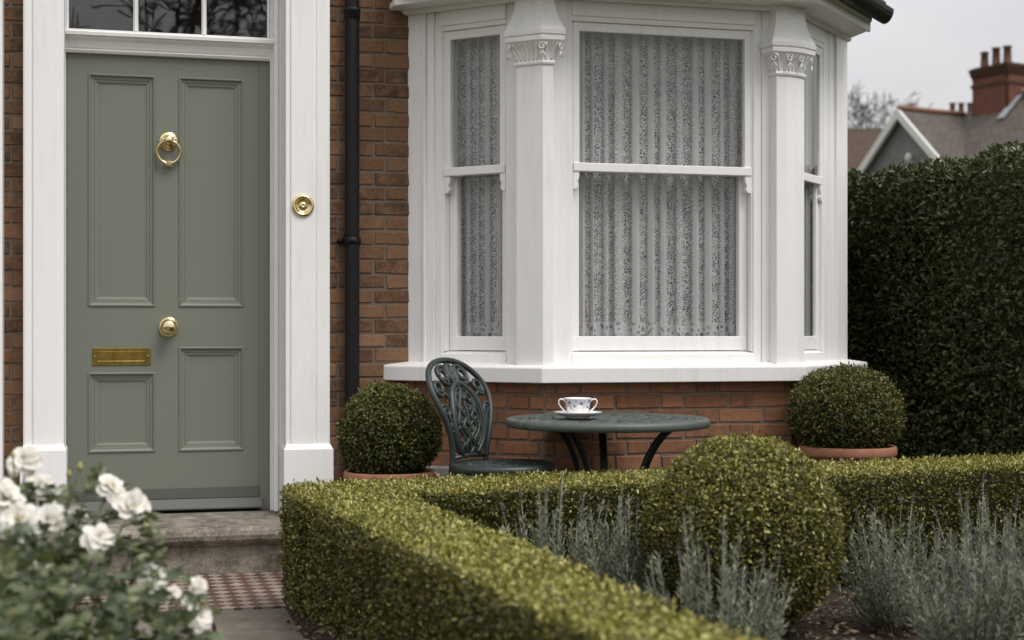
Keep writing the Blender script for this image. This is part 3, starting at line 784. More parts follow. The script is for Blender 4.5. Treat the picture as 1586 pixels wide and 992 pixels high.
# lace curtains: folded sheets hung behind the sashes
def curtain(M, s0, s1, n0, label, mat, depth=.020, folds=15, name='lace_curtain', seed=1, cat='curtain', grp=None):
    rnd = random.Random(seed); N = 420 if s1-s0 > .5 else 200; zs = [.96, 1.0, 1.2, 1.5, 1.8, 2.1, 2.3, 2.39]
    ph = rnd.uniform(0, 6); w = [rnd.uniform(.6, 1.5) for _ in range(int(folds*(s1-s0)/.8)*2+8)]
    cum = [0]
    for x in w: cum.append(cum[-1]+x)
    verts = []; uvs = []; faces = []
    arcl = 0; prev = None; Us = []; off = []
    for i in range(N+1):
        t = i/N; s = s0+(s1-s0)*t
        q = t*cum[-1]; k = max(j for j in range(len(cum)) if cum[j] <= q+1e-9); k = min(k, len(w)-1); u = (q-cum[k])/w[k]
        a = (1 if k % 2 else -1)*math.sin(PI*u)
        a = math.copysign(abs(a)**.6, a)*(.65+.35*math.sin(k*2.4+ph))
        sx = s + .006*math.sin(2*PI*u)*(1 if k % 2 else -1)
        cur = Vector((sx, a*depth))
        if prev is not None: arcl += (cur-prev).length
        prev = cur; Us.append(arcl); off.append((sx, a))
    for z in zs:
        g = .75+.25*(2.4-z)/1.4
        for i in range(N+1):
            sx, a = off[i]; verts.append(M(sx, n0+a*depth*g, z)); uvs.append((Us[i]+seed*.37, z-.96))
    for r in range(len(zs)-1):
        for i in range(N): faces.append((r*(N+1)+i, r*(N+1)+i+1, (r+1)*(N+1)+i+1, (r+1)*(N+1)+i))
    me = bpy.data.meshes.new(name); me.from_pydata([tuple(v) for v in verts], [], faces)
    uvl = me.uv_layers.new(name='UVMap'); loops = np.zeros(len(me.loops), np.int32); me.loops.foreach_get('vertex_index', loops)
    uvl.data.foreach_set('uv', np.array(uvs)[loops].reshape(-1).astype(np.float32))
    sa = me.attributes.new('fold_crest', 'FLOAT', 'POINT'); sa.data.foreach_set('value', np.tile(np.array([.5+.5*a for _, a in off], dtype=np.float32), len(zs)))
    me.polygons.foreach_set('use_smooth', [True]*len(faces)); me.materials.append(mat)
    o = bpy.data.objects.new(name, me); COL.objects.link(o)
    tag(o, label, cat, grp); return o
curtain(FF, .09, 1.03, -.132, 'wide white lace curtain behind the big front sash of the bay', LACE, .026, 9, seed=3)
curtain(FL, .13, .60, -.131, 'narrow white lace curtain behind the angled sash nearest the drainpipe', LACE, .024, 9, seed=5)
curtain(FRW, .06, .60, -.132, 'plain grey net curtain behind the angled sash beside the tall hedge', netmat(), .011, 12, name='net_curtain', seed=9)

# ================================================================== TABLE, CHAIR, CUP
TX, TY, TZ, TR = 1.94, 5.90, .665, .418
table = thing('garden_table', 'round cast iron garden table with lattice top, dark green, before the bay', 'table', (TX,TY,.012))
def tab(a, b, c): return Vector((TX+a, TY+b, TZ+c))
mb = MB()
mb.lathe([(TR-.035,-.004),(TR-.030,.001),(TR-.018,.002),(TR-.006,-.002),(TR,-.010),(TR,-.024),(TR-.006,-.033),(TR-.02,-.036),(TR-.032,-.03),(TR-.035,-.004)], 96, tab)
for r, w in ((.333,.007),(.235,.006),(.13,.006),(.028,.008)):
    mb.tube([tab(r*math.cos(q), r*math.sin(q), -.006) for q in [2*PI*i/64 for i in range(64)]], w, 6, True)
rt = random.Random(2)
for r0, r1, n in ((.338,.388,16), (.240,.328,11), (.135,.230,8), (.03,.125,5)):
    for i in range(n):
        q = 2*PI*(i+.5)/n; rm = (r0+r1)/2; h = (r1-r0)/2; wq = PI/n*.85
        for sg in (1, -1):
            pts = []
            for k in range(11):
                t = k/10; a = t*1.6*PI; rr = rm - h*math.cos(a*.75)*(1-.35*t); qq = q + sg*wq*math.sin(a)*(1-.3*t)
                pts.append(tab(rr*math.cos(qq), rr*math.sin(qq), -.006))
            mb.tube(pts, .0066, 5)
        pts = [tab(r*math.cos(q+d), r*math.sin(q+d), -.006) for r, d in ((r0, PI/n), (rm, PI/n*.9), (r1, PI/n))]
        mb.tube(pts, .005, 5)
mb.lathe([(0.001,-.0016),(TR-.034,-.0016),(TR-.034,-.008),(.001,-.008)], 64, tab, 1)  # dark disc just under the lattice, shade of the openings painted as colour
mb.build('tabletop', [IRONTOP, IRONDARK], table)
rax, fax = Vector((.968,-.252,0)), Vector((.252,.968,0))
for az, sp_ in ((92, .006), (226, .026), (342, .024)):
    q = math.radians(az); d = rax*math.cos(q)+fax*math.sin(q); t = Vector((-d.y, d.x, 0))
    mb = MB()
    for sg in (-1, 1):
        pts = []
        for r, z in ((.285,.632),(.262,.625),(.232,.600),(.200,.560),(.172,.510),(.150,.455),(.136,.395),(.132,.33),(.142,.26),(.168,.19),(.21,.12),(.265,.055),(.30,.02)):
            pts.append(Vector((TX,TY,0))+d*r+t*sg*sp_+Vector((0,0,z)))
        mb.tube(pts, .0105, 8, flat=1.25)
    b = Vector((TX,TY,.628))+d*.27
    mb.tube([b-t*.045, b+t*.045], .012, 6)
    mb.build('leg', IRONDARK, table)
mb = MB()
mb.tube([(TX+.134*math.cos(q), TY+.134*math.sin(q), .34) for q in [2*PI*i/32 for i in range(32)]], .007, 6, True)
mb.build('leg_ring', IRONDARK, table)

# saucer and cup
CX, CY, CZ = 1.798, 5.85, TZ+.0055
mb = MB()
sp = lambda a, b, c: Vector((CX+a, CY+b, CZ+c))
mb.lathe([(.001,.004),(.040,.004),(.042,0),(.046,0),(.048,.005),(.070,.010),(.088,.017),(.0965,.0225),(.0975,.024),(.096,.025),(.085,.0215),(.066,.0145),(.046,.009),(.001,.008)], 56, sp)
mb.build('saucer', CHINA, loc=(CX,CY,CZ)); tag(bpy.data.objects['saucer'], 'white china saucer on the iron table under a teacup', 'saucer')
cup = thing('teacup', 'white china cup with two handles and blue grey flower pattern on its saucer', 'cup', (CX,CY,CZ+.009))
mb = MB()
cp = lambda a, b, c: Vector((CX+a, CY+b, CZ+.009+c))
mb.lathe([(.001,.002),(.036,.002),(.038,0),(.041,0),(.0405,.004),(.046,.012),(.052,.028),(.056,.048),(.0595,.068),(.064,.084),(.0655,.0885),(.0645,.0895),(.062,.087),(.057,.068),(.053,.045),(.047,.022),(.036,.010),(.001,.009)], 56, cp)
mb.build('cup_body', CUPM, cup)
for sg in (-1, 1):
    mb = MB(); pts = []
    hp = [(.0565,.068),(.064,.078),(.074,.0835),(.084,.082),(.0905,.074),(.090,.062),(.083,.048),(.072,.034),(.062,.024),(.049,.016)]
    for a, z in hp: pts.append(cp(rax.x*sg*a, rax.y*sg*a, z))
    mb.tube(pts, [.0034+.001*math.sin(i) for i in range(len(hp))], 8)
    mb.build('handle', CHINA, cup)

cup.scale = (.855, .855, .80)
# chair
SX, SY, SZ = 1.488, 5.87, .493
chair = thing('garden_chair', 'dark green cast iron chair with scrolled oval back facing the table', 'chair', (SX,SY,.012))
seatM = lambda a, b, c: Vector((SX+a, SY+b, SZ+c))
mb = MB()
SR = .212
mb.lathe([(SR-.02,-.004),(SR-.012,.002),(SR-.003,-.003),(SR,-.012),(SR-.002,-.034),(SR-.012,-.036),(SR-.02,-.03),(SR-.02,-.004)], 64, seatM)
for r, w in ((.165,.006),(.10,.006),(.04,.006)): mb.tube([seatM(r*math.cos(q), r*math.sin(q), -.006) for q in [2*PI*i/40 for i in range(40)]], w, 6, True)
for r0, r1, n in ((.168,.195,20), (.105,.162,14), (.045,.098,8)):
    for i in range(n):
        q = 2*PI*i/n; rm = (r0+r1)/2; h = (r1-r0)/2; wq = PI/n*.8
        for sg in (1, -1):
            pts = [seatM((rm-h*math.cos(a*.75))*math.cos(q+sg*wq*math.sin(a)), (rm-h*math.cos(a*.75))*math.sin(q+sg*wq*math.sin(a)), -.006) for a in [k/9*1.5*PI for k in range(10)]]
            mb.tube(pts, .005, 5)
mb.build('seat', IRON, chair)
# back: local axes u along the chord, v up, w towards the sitter
nrm_ = (rax*.86 - fax*.50).normalized()           # the way the sitter faces
ud = Vector((-nrm_.y, nrm_.x, 0))                  # towards the house
B0 = Vector((SX,SY,SZ)) - nrm_*.155 
def bk(u, v, w=0):
    lean = -.27*v - .10*v*v + .05*math.sin(PI*min(1, v/.42))
    return B0 + ud*(u*(1+.12*min(1, max(0, v)/.3))) + nrm_*(lean+w-.9*u*u*0) + Vector((0,0,v))
def bkc(pts, mb, r, n=6, closed=False, flat=1):
    r = r*1.22 if not isinstance(r, list) and r < .012 else r
    mb.tube([bk(u, v) for u, v in pts], r, n, closed, flat=flat)
def smooth(pts, k=6):
    out = []
    for i in range(len(pts)-1):
        p0, p1, p2, p3 = (Vector(pts[max(i-1,0)]), Vector(pts[i]), Vector(pts[i+1]), Vector(pts[min(i+2,len(pts)-1)]))
        for j in range(k):
            t = j/k
            out.append(tuple(.5*((2*p1)+(p2-p0)*t+(2*p0-5*p1+4*p2-p3)*t*t+(3*p1-p0-3*p2+p3)*t**3)))
    out.append(tuple(pts[-1])); return out
HV = .405
half = [(.125,-.03),(.128,.03),(.133,.08),(.152,.15),(.176,.22),(.184,.28),(.166,.335),(.128,.375),(.07,.40),(0,.408)]
outline = smooth(half + [(-u, v) for u, v in half[-2::-1]], 5)
mb = MB()
bkc(outline, mb, .0125, 8)
mb.tube([bk(.125, -.03), bk(.14, -.04, .03)], .016, 8); mb.tube([bk(-.125, -.03), bk(-.14, -.04, .03)], .016, 8)
back = mb.build('backrest', IRON, chair)
mb = MB()
oval = [(.105*math.cos(q)*(1-.12*math.sin(q)), .165+.15*math.sin(q)) for q in [math.radians(a) for a in range(-62, 243, 8)]]
bkc(oval, mb, .011, 6); bkc([(.088*math.cos(q)*(1-.12*math.sin(q)), .165+.132*math.sin(q)) for q in [math.radians(a) for a in range(-62, 243, 8)]], mb, .005, 5)
bkc([(-.125,.02),(0,.028),(.125,.02)], mb, .008, 6)
for sg in (1, -1):
    def spiral(cu, cv, r, q0, turn, n=16, shrink=.6): return [(sg*(cu+r*(1-shrink*i/n)*math.cos(math.radians(q0+turn*i/n))), cv+r*(1-shrink*i/n)*math.sin(math.radians(q0+turn*i/n))) for i in range(n+1)]
    bkc(spiral(.060,.345,.034,-100,420), mb, .0075)            # top scrolls
    bkc(smooth([(sg*.01,.312),(sg*.022,.335),(sg*.030,.372),(sg*.052,.385),(sg*.085,.372),(sg*.092,.345)], 4), mb, .0075)
    bkc(spiral(.128,.300,.030,-60,400), mb, .007)
    bkc(smooth([(sg*.098,.262),(sg*.112,.276),(sg*.142,.268),(sg*.160,.29)], 4), mb, .007)
    bkc(smooth([(sg*.108,.19),(sg*.130,.225),(sg*.150,.235),(sg*.165,.222)], 4), mb, .006)
    bkc(spiral(.140,.205,.018,0,400), mb, .005)
    bkc(smooth([(sg*.100,.12),(sg*.118,.15),(sg*.128,.185),(sg*.120,.205)], 4), mb, .006)
    bkc(spiral(.118,.150,.014,90,-400), mb, .005)
    bkc(smooth([(sg*.080,.04),(sg*.100,.08),(sg*.112,.12),(sg*.124,.13)], 4), mb, .006)
    bkc(smooth([(0,.30),(sg*.012,.325),(sg*.020,.36),(sg*.008,.392)], 4), mb, .0075)      # palmette
    bkc(smooth([(0,.305),(sg*.004,.34),(sg*.014,.385)], 4), mb, .006)
    # vine inside the oval
    bkc(smooth([(0,.03),(sg*.03,.06),(sg*.012,.10),(sg*.045,.14),(sg*.02,.18),(sg*.05,.215),(sg*.025,.25),(0,.29)], 5), mb, .0062)
    bkc(smooth([(sg*.07,.05),(sg*.03,.085),(sg*.06,.12),(sg*.075,.165),(sg*.055,.20),(sg*.06,.25),(sg*.03,.28)], 5), mb, .0055)
    for cu, cv, r in ((.045,.075,.015),(.03,.125,.014),(.055,.165,.015),(.03,.205,.013),(.05,.24,.012),(.018,.262,.012)):
        bkc(spiral(cu, cv, r, 30, 420), mb, .0048, 5)
    for a, b, c, d in ((.02,.08,.06,.10),(.0,.14,.04,.165),(.06,.14,.085,.13),(.02,.225,.055,.20),(.0,.245,.03,.27)):
        bkc([(sg*a, b), (sg*(a+c)/2, (b+d)/2+.008), (sg*c, d)], mb, [.004,.008,.003], 5)
bkc([(0,.03),(0,.10),(0,.2),(0,.30),(0,.395)], mb, .006)
for v in (.31,.335,.36): mb.lathe([(.0005,.009),(.008,.006),(.011,0),(.008,-.006),(.0005,-.009)], 10, lambda a, b, c, v=v: bk(0, v)+Vector((a,b,c)))
mb.build('openwork', IRON, back)
for az in (45, 135, 225, 315):
    q = math.radians(az)+math.atan2(nrm_.y, nrm_.x); d = Vector((math.cos(q), math.sin(q), 0))
    mb = MB(); pts = [Vector((SX,SY,0))+d*r+Vector((0,0,z)) for r, z in ((.165,.468),(.178,.40),(.165,.30),(.16,.2),(.175,.10),(.205,.02))]
    mb.tube(pts, [.016,.014,.012,.012,.012,.016], 8); mb.build('leg', IRON, chair)

# ================================================================== TOPIARY
def pot(mb, cx, cy, rr, zt, zb=.012):
    mb.lathe([(.001,zb),(rr*.70,zb),(rr*.72,zb+.01),(rr*.90,zt-.06),(rr*.905,zt-.046),(rr*.975,zt-.044),(rr,zt-.034),(rr,zt-.010),(rr*.975,zt),(rr*.90,zt-.002),(rr*.88,zt-.03),(.001,zt-.035)], 56, lambda a, b, c: Vector((cx+a, cy+b, c)))
def topiary(name, label, cx, cy, cz, rx, rz, n, leafmat, L, W, potr=None, potz=None, seed=1, group=None, twig=None):
    t = thing(name, label, 'topiary', (cx, cy, .012 if potr else .05), group)
    C = np.array([cx, cy, cz]); R = np.array([rx, rx, rz])
    def sdf(P):
        q = (P-C)/R; l = np.linalg.norm(q, axis=1)
        return (l-1)*min(rx, rz) - lump(P, .016 if potr else .007, seed, 6) - lump(P, .006, seed+5, 30) - lump(P, .007, seed+9, 75)
    zmin = (potz-.02) if potz else .06
    lo = C-R-.03; hi = C+R+.03; lo[2] = max(lo[2], zmin)
    V, F = leafy(sdf, lo, hi, n, .034, L, W, .35, .15)
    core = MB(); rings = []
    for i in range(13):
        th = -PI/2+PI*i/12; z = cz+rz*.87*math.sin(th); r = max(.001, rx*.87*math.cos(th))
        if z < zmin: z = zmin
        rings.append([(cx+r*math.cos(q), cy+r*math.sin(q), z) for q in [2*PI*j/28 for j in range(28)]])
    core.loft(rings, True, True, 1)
    mesh_np('foliage', V, F, [leafmat, COREM, LITYOUNGLEAF if leafmat is BOXLEAF else LITYOUNGBALL, DRYLEAF], t, mi=lit_young(F, .06, .6, -.1, 1.0), extra=core)
    if potr:
        mb = MB(); pot(mb, cx, cy, potr, potz); mb.build('plant_pot', TERRA, t)
        mb = MB(); mb.lathe([(.001,potz-.018),(potr*.87,potz-.022)], 40, lambda a, b, c: Vector((cx+a, cy+b, c))); mb.build('potting_soil', SOILM, t)
    else:
        mb = MB(); mb.tube([(cx,cy,.03),(cx+.01,cy,.2)], .02, 8); mb.build('trunk', BARK, t)
    return t
topiary('potted_box_ball', 'clipped dark box ball in terracotta pot beside the black drainpipe', 1.093, 6.2, .603, .214, .208, 21000, BALLLEAF, .0145, .0085, .191, .444, 3, 'box balls in terracotta pots')
topiary('potted_box_ball', 'clipped box ball in terracotta pot between the bay and the tall hedge', 3.119, 6.1, .660, .242, .203, 21000, BALLLEAF, .0145, .0085, .212, .517, 4, 'box balls in terracotta pots')
topiary('box_ball', 'large clipped box ball growing in the bed among the lavender', 1.932, 4.5, .372, .308, .308, 54000, BOXLEAF, .0138, .0081, seed=8)

# ================================================================== LOW BOX HEDGE
zt = lambda x: .438+.017*x
def sd_slab(*ds, r=.03):
    q = np.stack([d+r for d in ds], 1); o = np.linalg.norm(np.maximum(q, 0), axis=1); i = np.minimum(q.max(1), 0); return o+i-r
def hedge_sdf(P):
    x, y, z = P[:,0], P[:,1], P[:,2]
    top = z-zt(x); bot = .03-z
    xl = .600+.09*(5.46-y); xr = .99+.055*(4.88-y)
    A = sd_slab(xl-x, x-xr, 1.55-y, y-5.38, top, bot, r=.018)
    cut = ((.585-x)*.66+(y-5.45)*.75)
    B = sd_slab(.592-x, x-4.35, 5.22-y, y-5.67, top, bot, cut-.14, r=.02)
    d = np.minimum(A, B)
    return d - lump(P, .005, 21, 6) - lump(P, .004, 22, 26) - lump(P, .007, 23, 75)
hedge = thing('box_hedge', 'low clipped L-shaped box hedge edging the path and the patio', 'hedge', (.8,5.4,.05))
seen = lambda P: (P[:,1] > 1.8)
V, F = leafy(hedge_sdf, (.5,1.75,.05), (4.4,5.72,.56), 215000, .032, .0142, .0083, .35, .22, seen)
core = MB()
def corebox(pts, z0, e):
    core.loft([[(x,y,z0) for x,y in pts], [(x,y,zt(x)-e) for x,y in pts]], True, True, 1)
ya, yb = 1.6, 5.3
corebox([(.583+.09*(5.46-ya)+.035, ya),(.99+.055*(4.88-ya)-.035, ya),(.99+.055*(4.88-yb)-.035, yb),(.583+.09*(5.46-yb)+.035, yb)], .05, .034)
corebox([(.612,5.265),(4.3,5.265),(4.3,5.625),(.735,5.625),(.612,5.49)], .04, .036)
mesh_np('foliage', V, F, [BOXLEAF, COREM, LITYOUNGLEAF, DRYLEAF], hedge, mi=lit_young(F, .07, .78), extra=core)

# ================================================================== TALL PRIVET HEDGE
ph = thing('privet_hedge', 'tall dark clipped privet hedge standing beyond the bay window', 'hedge', (4.4,7.2,0))
pa, pb = Vector((3.72, 8.6)), Vector((4.14, 5.8))
pd = (pb-pa).normalized(); pn = Vector((pd.y, -pd.x))   # pn points to the camera side
if pn.x > 0: pn = -pn
def ph_sdf(P):
    q = P[:, :2]-np.array(pa); s = q @ np.array(pd); n = q @ np.array(pn); z = P[:,2]
    return sd_slab(n, -1.3-n, -s, s-(pb-pa).length-.8, z-1.865-.075*np.clip(1-s/(pb-pa).length, 0, 1), -z, r=.12) - lump(P, .035, 31, 3.5) - lump(P, .038, 33, 13)
V, F = leafy(ph_sdf, (3.3,4.9,.0), (5.4,8.8,2.06), 105000, .10, .030, .0165, .40, .2, lambda P: ((P[:, :2]-np.array(pa)) @ np.array(pn)) > -.75, .28)
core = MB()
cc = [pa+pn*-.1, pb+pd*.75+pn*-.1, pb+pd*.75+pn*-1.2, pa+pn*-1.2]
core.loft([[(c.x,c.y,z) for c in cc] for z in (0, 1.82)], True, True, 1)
Vt, Ft = V, F
mesh_np('foliage', V, F, [PRIVET, COREM], ph, extra=core)

# ================================================================== LAVENDER
def spike_mesh(seed):
    r = random.Random(seed); BP, BD, BL = [], [], []
    for k in range(46):
        u = (k//4)/11; a = (k % 4)*PI/2+(k//4)*.8+r.uniform(-.3, .3)
        if .12 < u < .2: continue
        BP.append((0,0,u)); BD.append((math.cos(a)*.75, math.sin(a)*.75, .75)); BL.append(r.uniform(.14, .20)*(1.15-.55*u))
    V, F = leaf_arrays(np.array(BP), norm(np.array(BD)), np.array(BL), np.array(BL)*.62, .3, .05)
    me = bpy.data.meshes.new('flower_spike'); me.from_pydata([tuple(v) for v in V], [], [tuple(int(i) for i in f) for f in F]); me.materials.append(LAVBUD); return me
SPIKES = [spike_mesh(k) for k in range(4)]
def lavender(cx, cy, rad, h, n, label, seed, group='lavender plants in the bed', spl=1.0):
    t = thing('lavender', label, 'lavender', (cx,cy,.05), group); r = random.Random(seed)
    st = MB(); LP, LD, LLn = [], [], []; SP = []
    for i in range(n):
        az = r.uniform(0, 2*PI); q = math.sqrt(r.random())
        base = Vector((cx+rad*.30*q*math.cos(az), cy+rad*.30*q*math.sin(az), .045))
        tip = Vector((cx+rad*spl*q*math.cos(az)+r.gauss(0, .028), cy+rad*spl*q*math.sin(az)+r.gauss(0, .028), .05+h*(1-.36*q*q)*r.uniform(.62, 1.04)))
        mid = base.lerp(tip, .5)+Vector((math.cos(az), math.sin(az), 0))*rad*.22*q
        pts = [base*(1-u)**2+mid*2*u*(1-u)+tip*u*u for u in [k/9 for k in range(10)]]
        st.tube([pts[k] for k in (0, 3, 6, 9)], [.0022,.0019,.0016,.0012], 5)
        flower = r.random() < .42
        last = .84 if flower else 1.0
        ln = (tip-base).length; m = int(ln/.0125)
        for k in range(m):
            u = .12+(last-.12)*k/max(1, m-1); p = base*(1-u)**2+mid*2*u*(1-u)+tip*u*u; d = ((mid-base)*2*(1-u)+(tip-mid)*2*u).normalized()
            a = (PI/2 if k % 2 else 0)+r.uniform(-.5, .5)
            s1 = d.orthogonal().normalized(); s2 = d.cross(s1); side = s1*math.cos(a)+s2*math.sin(a)
            for sg in (1, -1):
                LP.append(p); LD.append((d*r.uniform(.6, 1.0)+side*sg*r.uniform(.45, .8)).normalized()); LLn.append(r.uniform(.023, .040)*(1.2-.55*u))
        if flower: SP.append((tip, (tip-mid).normalized(), r.uniform(.032, .055), r.uniform(0, 6.3)))
    V, F = leaf_arrays(np.array(LP), np.array(LD), np.array(LLn), np.array(LLn)*.27, .15, .05)
    mesh_np('foliage', V, F, [LAVLEAF, LAVLEAF], t, extra=_mi(st, 1))
    for k, (p, d, l, a) in enumerate(SP):
        o = bpy.data.objects.new('flower_spike', SPIKES[k % 4]); COL.objects.link(o); o.parent = t
        o.location = p-d*l*.2-ORG[t.name]; o.scale = (l, l, l); o.rotation_mode = 'QUATERNION'
        o.rotation_quaternion = Vector((0,0,1)).rotation_difference(d)
def _mi(mb, k): mb.m = [k]*len(mb.m); return mb
lavender(1.40, 4.80, .20, .49, 44, 'silvery lavender in the bed below the garden table, leftmost of the lavender plants', 1)
lavender(1.58, 4.66, .17, .44, 42, 'silvery lavender tucked between the low hedge and the left flank of the big box ball', 2)
lavender(1.50, 3.72, .19, .49, 34, 'lavender with tall upright spikes standing in front of the big box ball', 3)
lavender(1.72, 3.95, .13, .36, 20, 'small short lavender at the foot of the big box ball, beside bare mulch', 9)
lavender(2.42, 4.42, .24, .43, 50, 'bushy silver lavender touching the right flank of the big box ball', 4)
lavender(2.78, 4.40, .25, .48, 50, 'broad silver lavender with tallest spikes before the far low hedge', 5)
lavender(2.38, 3.90, .22, .38, 60, 'low silver lavender with its stems rising straight from the bare mulch', 6)
lavender(2.66, 3.85, .26, .42, 62, 'dense silver lavender nearest the viewer, filling the lower right corner', 7)
lavender(3.12, 4.40, .25, .46, 48, 'silver lavender cut off by the right edge of the photo', 8)

# ================================================================== ROSE BUSH
rose = thing('rose_bush', 'white flowering rose bush beside the path in front of the doorstep', 'rose bush', (-.35,3.1,0))
cam_s, cam_c = math.sin(math.radians(14.6)), math.cos(math.radians(14.6))
def bloom_mesh(seed, openn):
    r = random.Random(seed); mb = MB()
    for ring, (n, tilt, L, W) in enumerate(((6, 8, 1.0, .78), (7, 28, .92, .7), (6, 48, .74, .58), (5, 66, .5, .42))):
        for k in range(n):
            az = 2*PI*(k+.5*(ring % 2))/n+r.uniform(-.22, .22); ti = math.radians(tilt*openn+r.uniform(-10, 10)); l = L*r.uniform(.85, 1.1); w = W*r.uniform(.85, 1.12)
            dr = Vector((math.cos(az)*math.cos(ti), math.sin(az)*math.cos(ti), math.sin(ti))); sd = Vector((-math.sin(az), math.cos(az), 0)); up = sd.cross(dr)*-1
            vs = []; nu, nv = 5, 5; tw = r.uniform(-.15, .15)
            for a in range(nu):
                u = a/(nu-1); hw = w*.5*(.22+.78*math.sin(PI*min(1, .12+u*.62)))*(1 if u < .85 else .72)
                for b in range(nv):
                    v = b/(nv-1)*2-1
                    z = .16*l*(v*v)*(1-u*.4) - .22*l*u*u + .05*math.sin(5*u+3*v+seed+k) + tw*v*u*.3
                    notch = -.07*l*(1-abs(v)) if a == nu-1 else 0
                    p = dr*(l*u*(1-.10*v*v*u)+notch) + sd*(hw*v) + up*(-z*-1)
                    vs.append(p + Vector((0,0,.05*ring)))
            f = [(a*nv+b, a*nv+b+1, (a+1)*nv+b+1, (a+1)*nv+b) for a in range(nu-1) for b in range(nv-1)]
            mb.add(vs, f, 0, True)
    for k in range(22):
        az = r.uniform(0, 6.28); q = r.uniform(0, .16); e = Vector((q*math.cos(az), q*math.sin(az), .30+r.uniform(0,.14)))
        mb.tube([Vector((0,0,.1)), e*.7+Vector((0,0,.05)), e], [.008,.008,.02], 4, mi=1)
    return mb
protos = []
for i, op in enumerate((1.0, .8, 1.25, .9)):
    b = bloom_mesh(i*5+1, op)
    protos.append(b)
made = {}
# (right, depth, height, diameter, facing towards camera 0..1, turn)
def place(px, py, Z): 
    u = (px-793)/2350
    return Vector(((cam_s+u*cam_c)*Z, (cam_c-u*cam_s)*Z, 1.01+(517-py)*Z/2350))
BL = [(39,715,3.45,52),(62,757,3.4,44),(6,772,3.3,60),(30,808,3.25,62),(77,808,3.25,52),(172,757,3.45,50),(203,786,3.4,56),(118,798,3.4,36),(152,834,3.3,50),
      (237,896,3.25,44),(267,921,3.2,28),(308,908,3.2,30),(293,930,3.2,24),(308,958,3.15,44),(297,942,3.2,26),(51,877,3.2,16),(77,880,3.2,15),(110,908,3.15,13),(183,776,3.44,36)]
rr = random.Random(4); heads = []
first = {}
for i, (x, y, Z, dia) in enumerate(BL):
    p = place(x, y, Z); k = i % 4; s = dia*Z/2350*.5
    if k not in first:
        o = protos[k].build('rose_bloom', [PETAL, STAMEN], None); first[k] = o
    else:
        o = first[k].copy(); COL.objects.link(o)
    o.parent = rose; o.location = p-ORG[rose.name]; o.scale = (s*1.14, s*1.14, s*1.0)
    face = Vector((rr.uniform(-.5,.6), -.72+rr.uniform(-.25,.25), rr.uniform(.25, .9))).normalized()
    o.rotation_mode = 'QUATERNION'; o.rotation_quaternion = face.to_track_quat('Z', 'Y') @ Vector((0,0,1)).rotation_difference(Vector((0,0,1)))
    heads.append((p, face, s))
buds = [(124,724,3.4,11),(135,757,3.4,8),(107,735,3.42,9),(20,706,3.4,8),(206,853,3.3,14),(225,815,3.3,8),(252,865,3.25,8)]
stm = MB()
for (x, y, Z, d) in buds:
    p = place(x, y, Z); s = d*Z/2350*.5
    b = MB(); b.lathe([(.0003,-1.1*s),(.55*s,-.9*s),(.95*s,-.3*s),(.9*s,.3*s),(.55*s,1.0*s),(.15*s,1.6*s),(.0003,1.7*s)], 12, lambda a, bb, c, p=p: p+Vector((a, bb, c)))
    b.build('rose_bud', BUDM, rose); heads.append((p, Vector((0,0,1)), s))
nodes = []
root0 = Vector((-.35,3.1,0))
for p, f, s in heads:
    g = Vector((root0.x+rr.gauss(0,.08)+.35*(p.x+.35), root0.y+rr.gauss(0,.08), .02)); a = p-f*s*.25
    m = Vector((a.x*.75+g.x*.25+rr.gauss(0,.02), a.y*.8+g.y*.2, max(.1, a.z-.16)))
    pts = [g*(1-u)**2+m*2*u*(1-u)+a*u*u for u in [k/8 for k in range(9)]]
    stm.tube(pts, [.0042-.0022*k/8 for k in range(9)], 6)
    for k in range(3, 9):
        for q in range(2): nodes.append((pts[k]+Vector((rr.gauss(0,.006), rr.gauss(0,.006), rr.gauss(0,.006))), 1))
stm.build('stems', STEMG, rose)
# leaf nodes: along the canes and through the body of the bush
def rose_sdf(P):
    q = (P-np.array([-.36,3.0,.14]))/np.array([.54,.75,.49]); return (np.linalg.norm(q, axis=1)-1)*.5 - lump(P, .05, 41, 5) - lump(P, .03, 43, 17)
S = scatter(rose_sdf, (-1.1,2.0,.02), (.5,3.9,.8), 980, .24)
for p in S: nodes.append((Vector(p), 0))
def near_sdf(P):
    q = (P-np.array([-.33,2.05,.30]))/np.array([.40,.36,.38]); return (np.linalg.norm(q, axis=1)-1)*.4 - lump(P, .04, 45, 7)
S = scatter(near_sdf, (-.9,1.6,.05), (.2,2.5,.75), 170, .2)
for p in S: nodes.append((Vector(p), 0))
LP, LD, LLn = [], [], []
for p, on in nodes:
    if p.z > .69: continue
    d = Vector((rr.gauss(0,1), rr.gauss(-.25,1), rr.gauss(.15,.6))).normalized(); s1 = d.cross(Vector((0,0,1)));
    if s1.length < .1: continue
    s1.normalize(); L = rr.uniform(.024, .042)*(.85 if on else 1)
    rach = [p + d*L*1.3*k for k in (.35, .8, 1.25)] if not on or rr.random() < .7 else [p+d*L*.5]
    for j, q in enumerate(rach):
        sc = (.75, .95, 1.05)[j]
        if j == len(rach)-1: LP.append(q); LD.append(d+Vector((0,0,-.15))); LLn.append(L*1.1)
        for sg in (1, -1):
            LP.append(q); LD.append((d*.55+s1*sg+Vector((0,0,rr.uniform(-.3,.2)))).normalized()); LLn.append(L*sc)
LP = np.array(LP); LD = norm(np.array([tuple(d) for d in LD])); LLn = np.array(LLn)
V, F = leaf_arrays(LP, LD, LLn, LLn*.62, .14, .12, 8)
mesh_np('foliage', V, F, [ROSELEAF], rose)

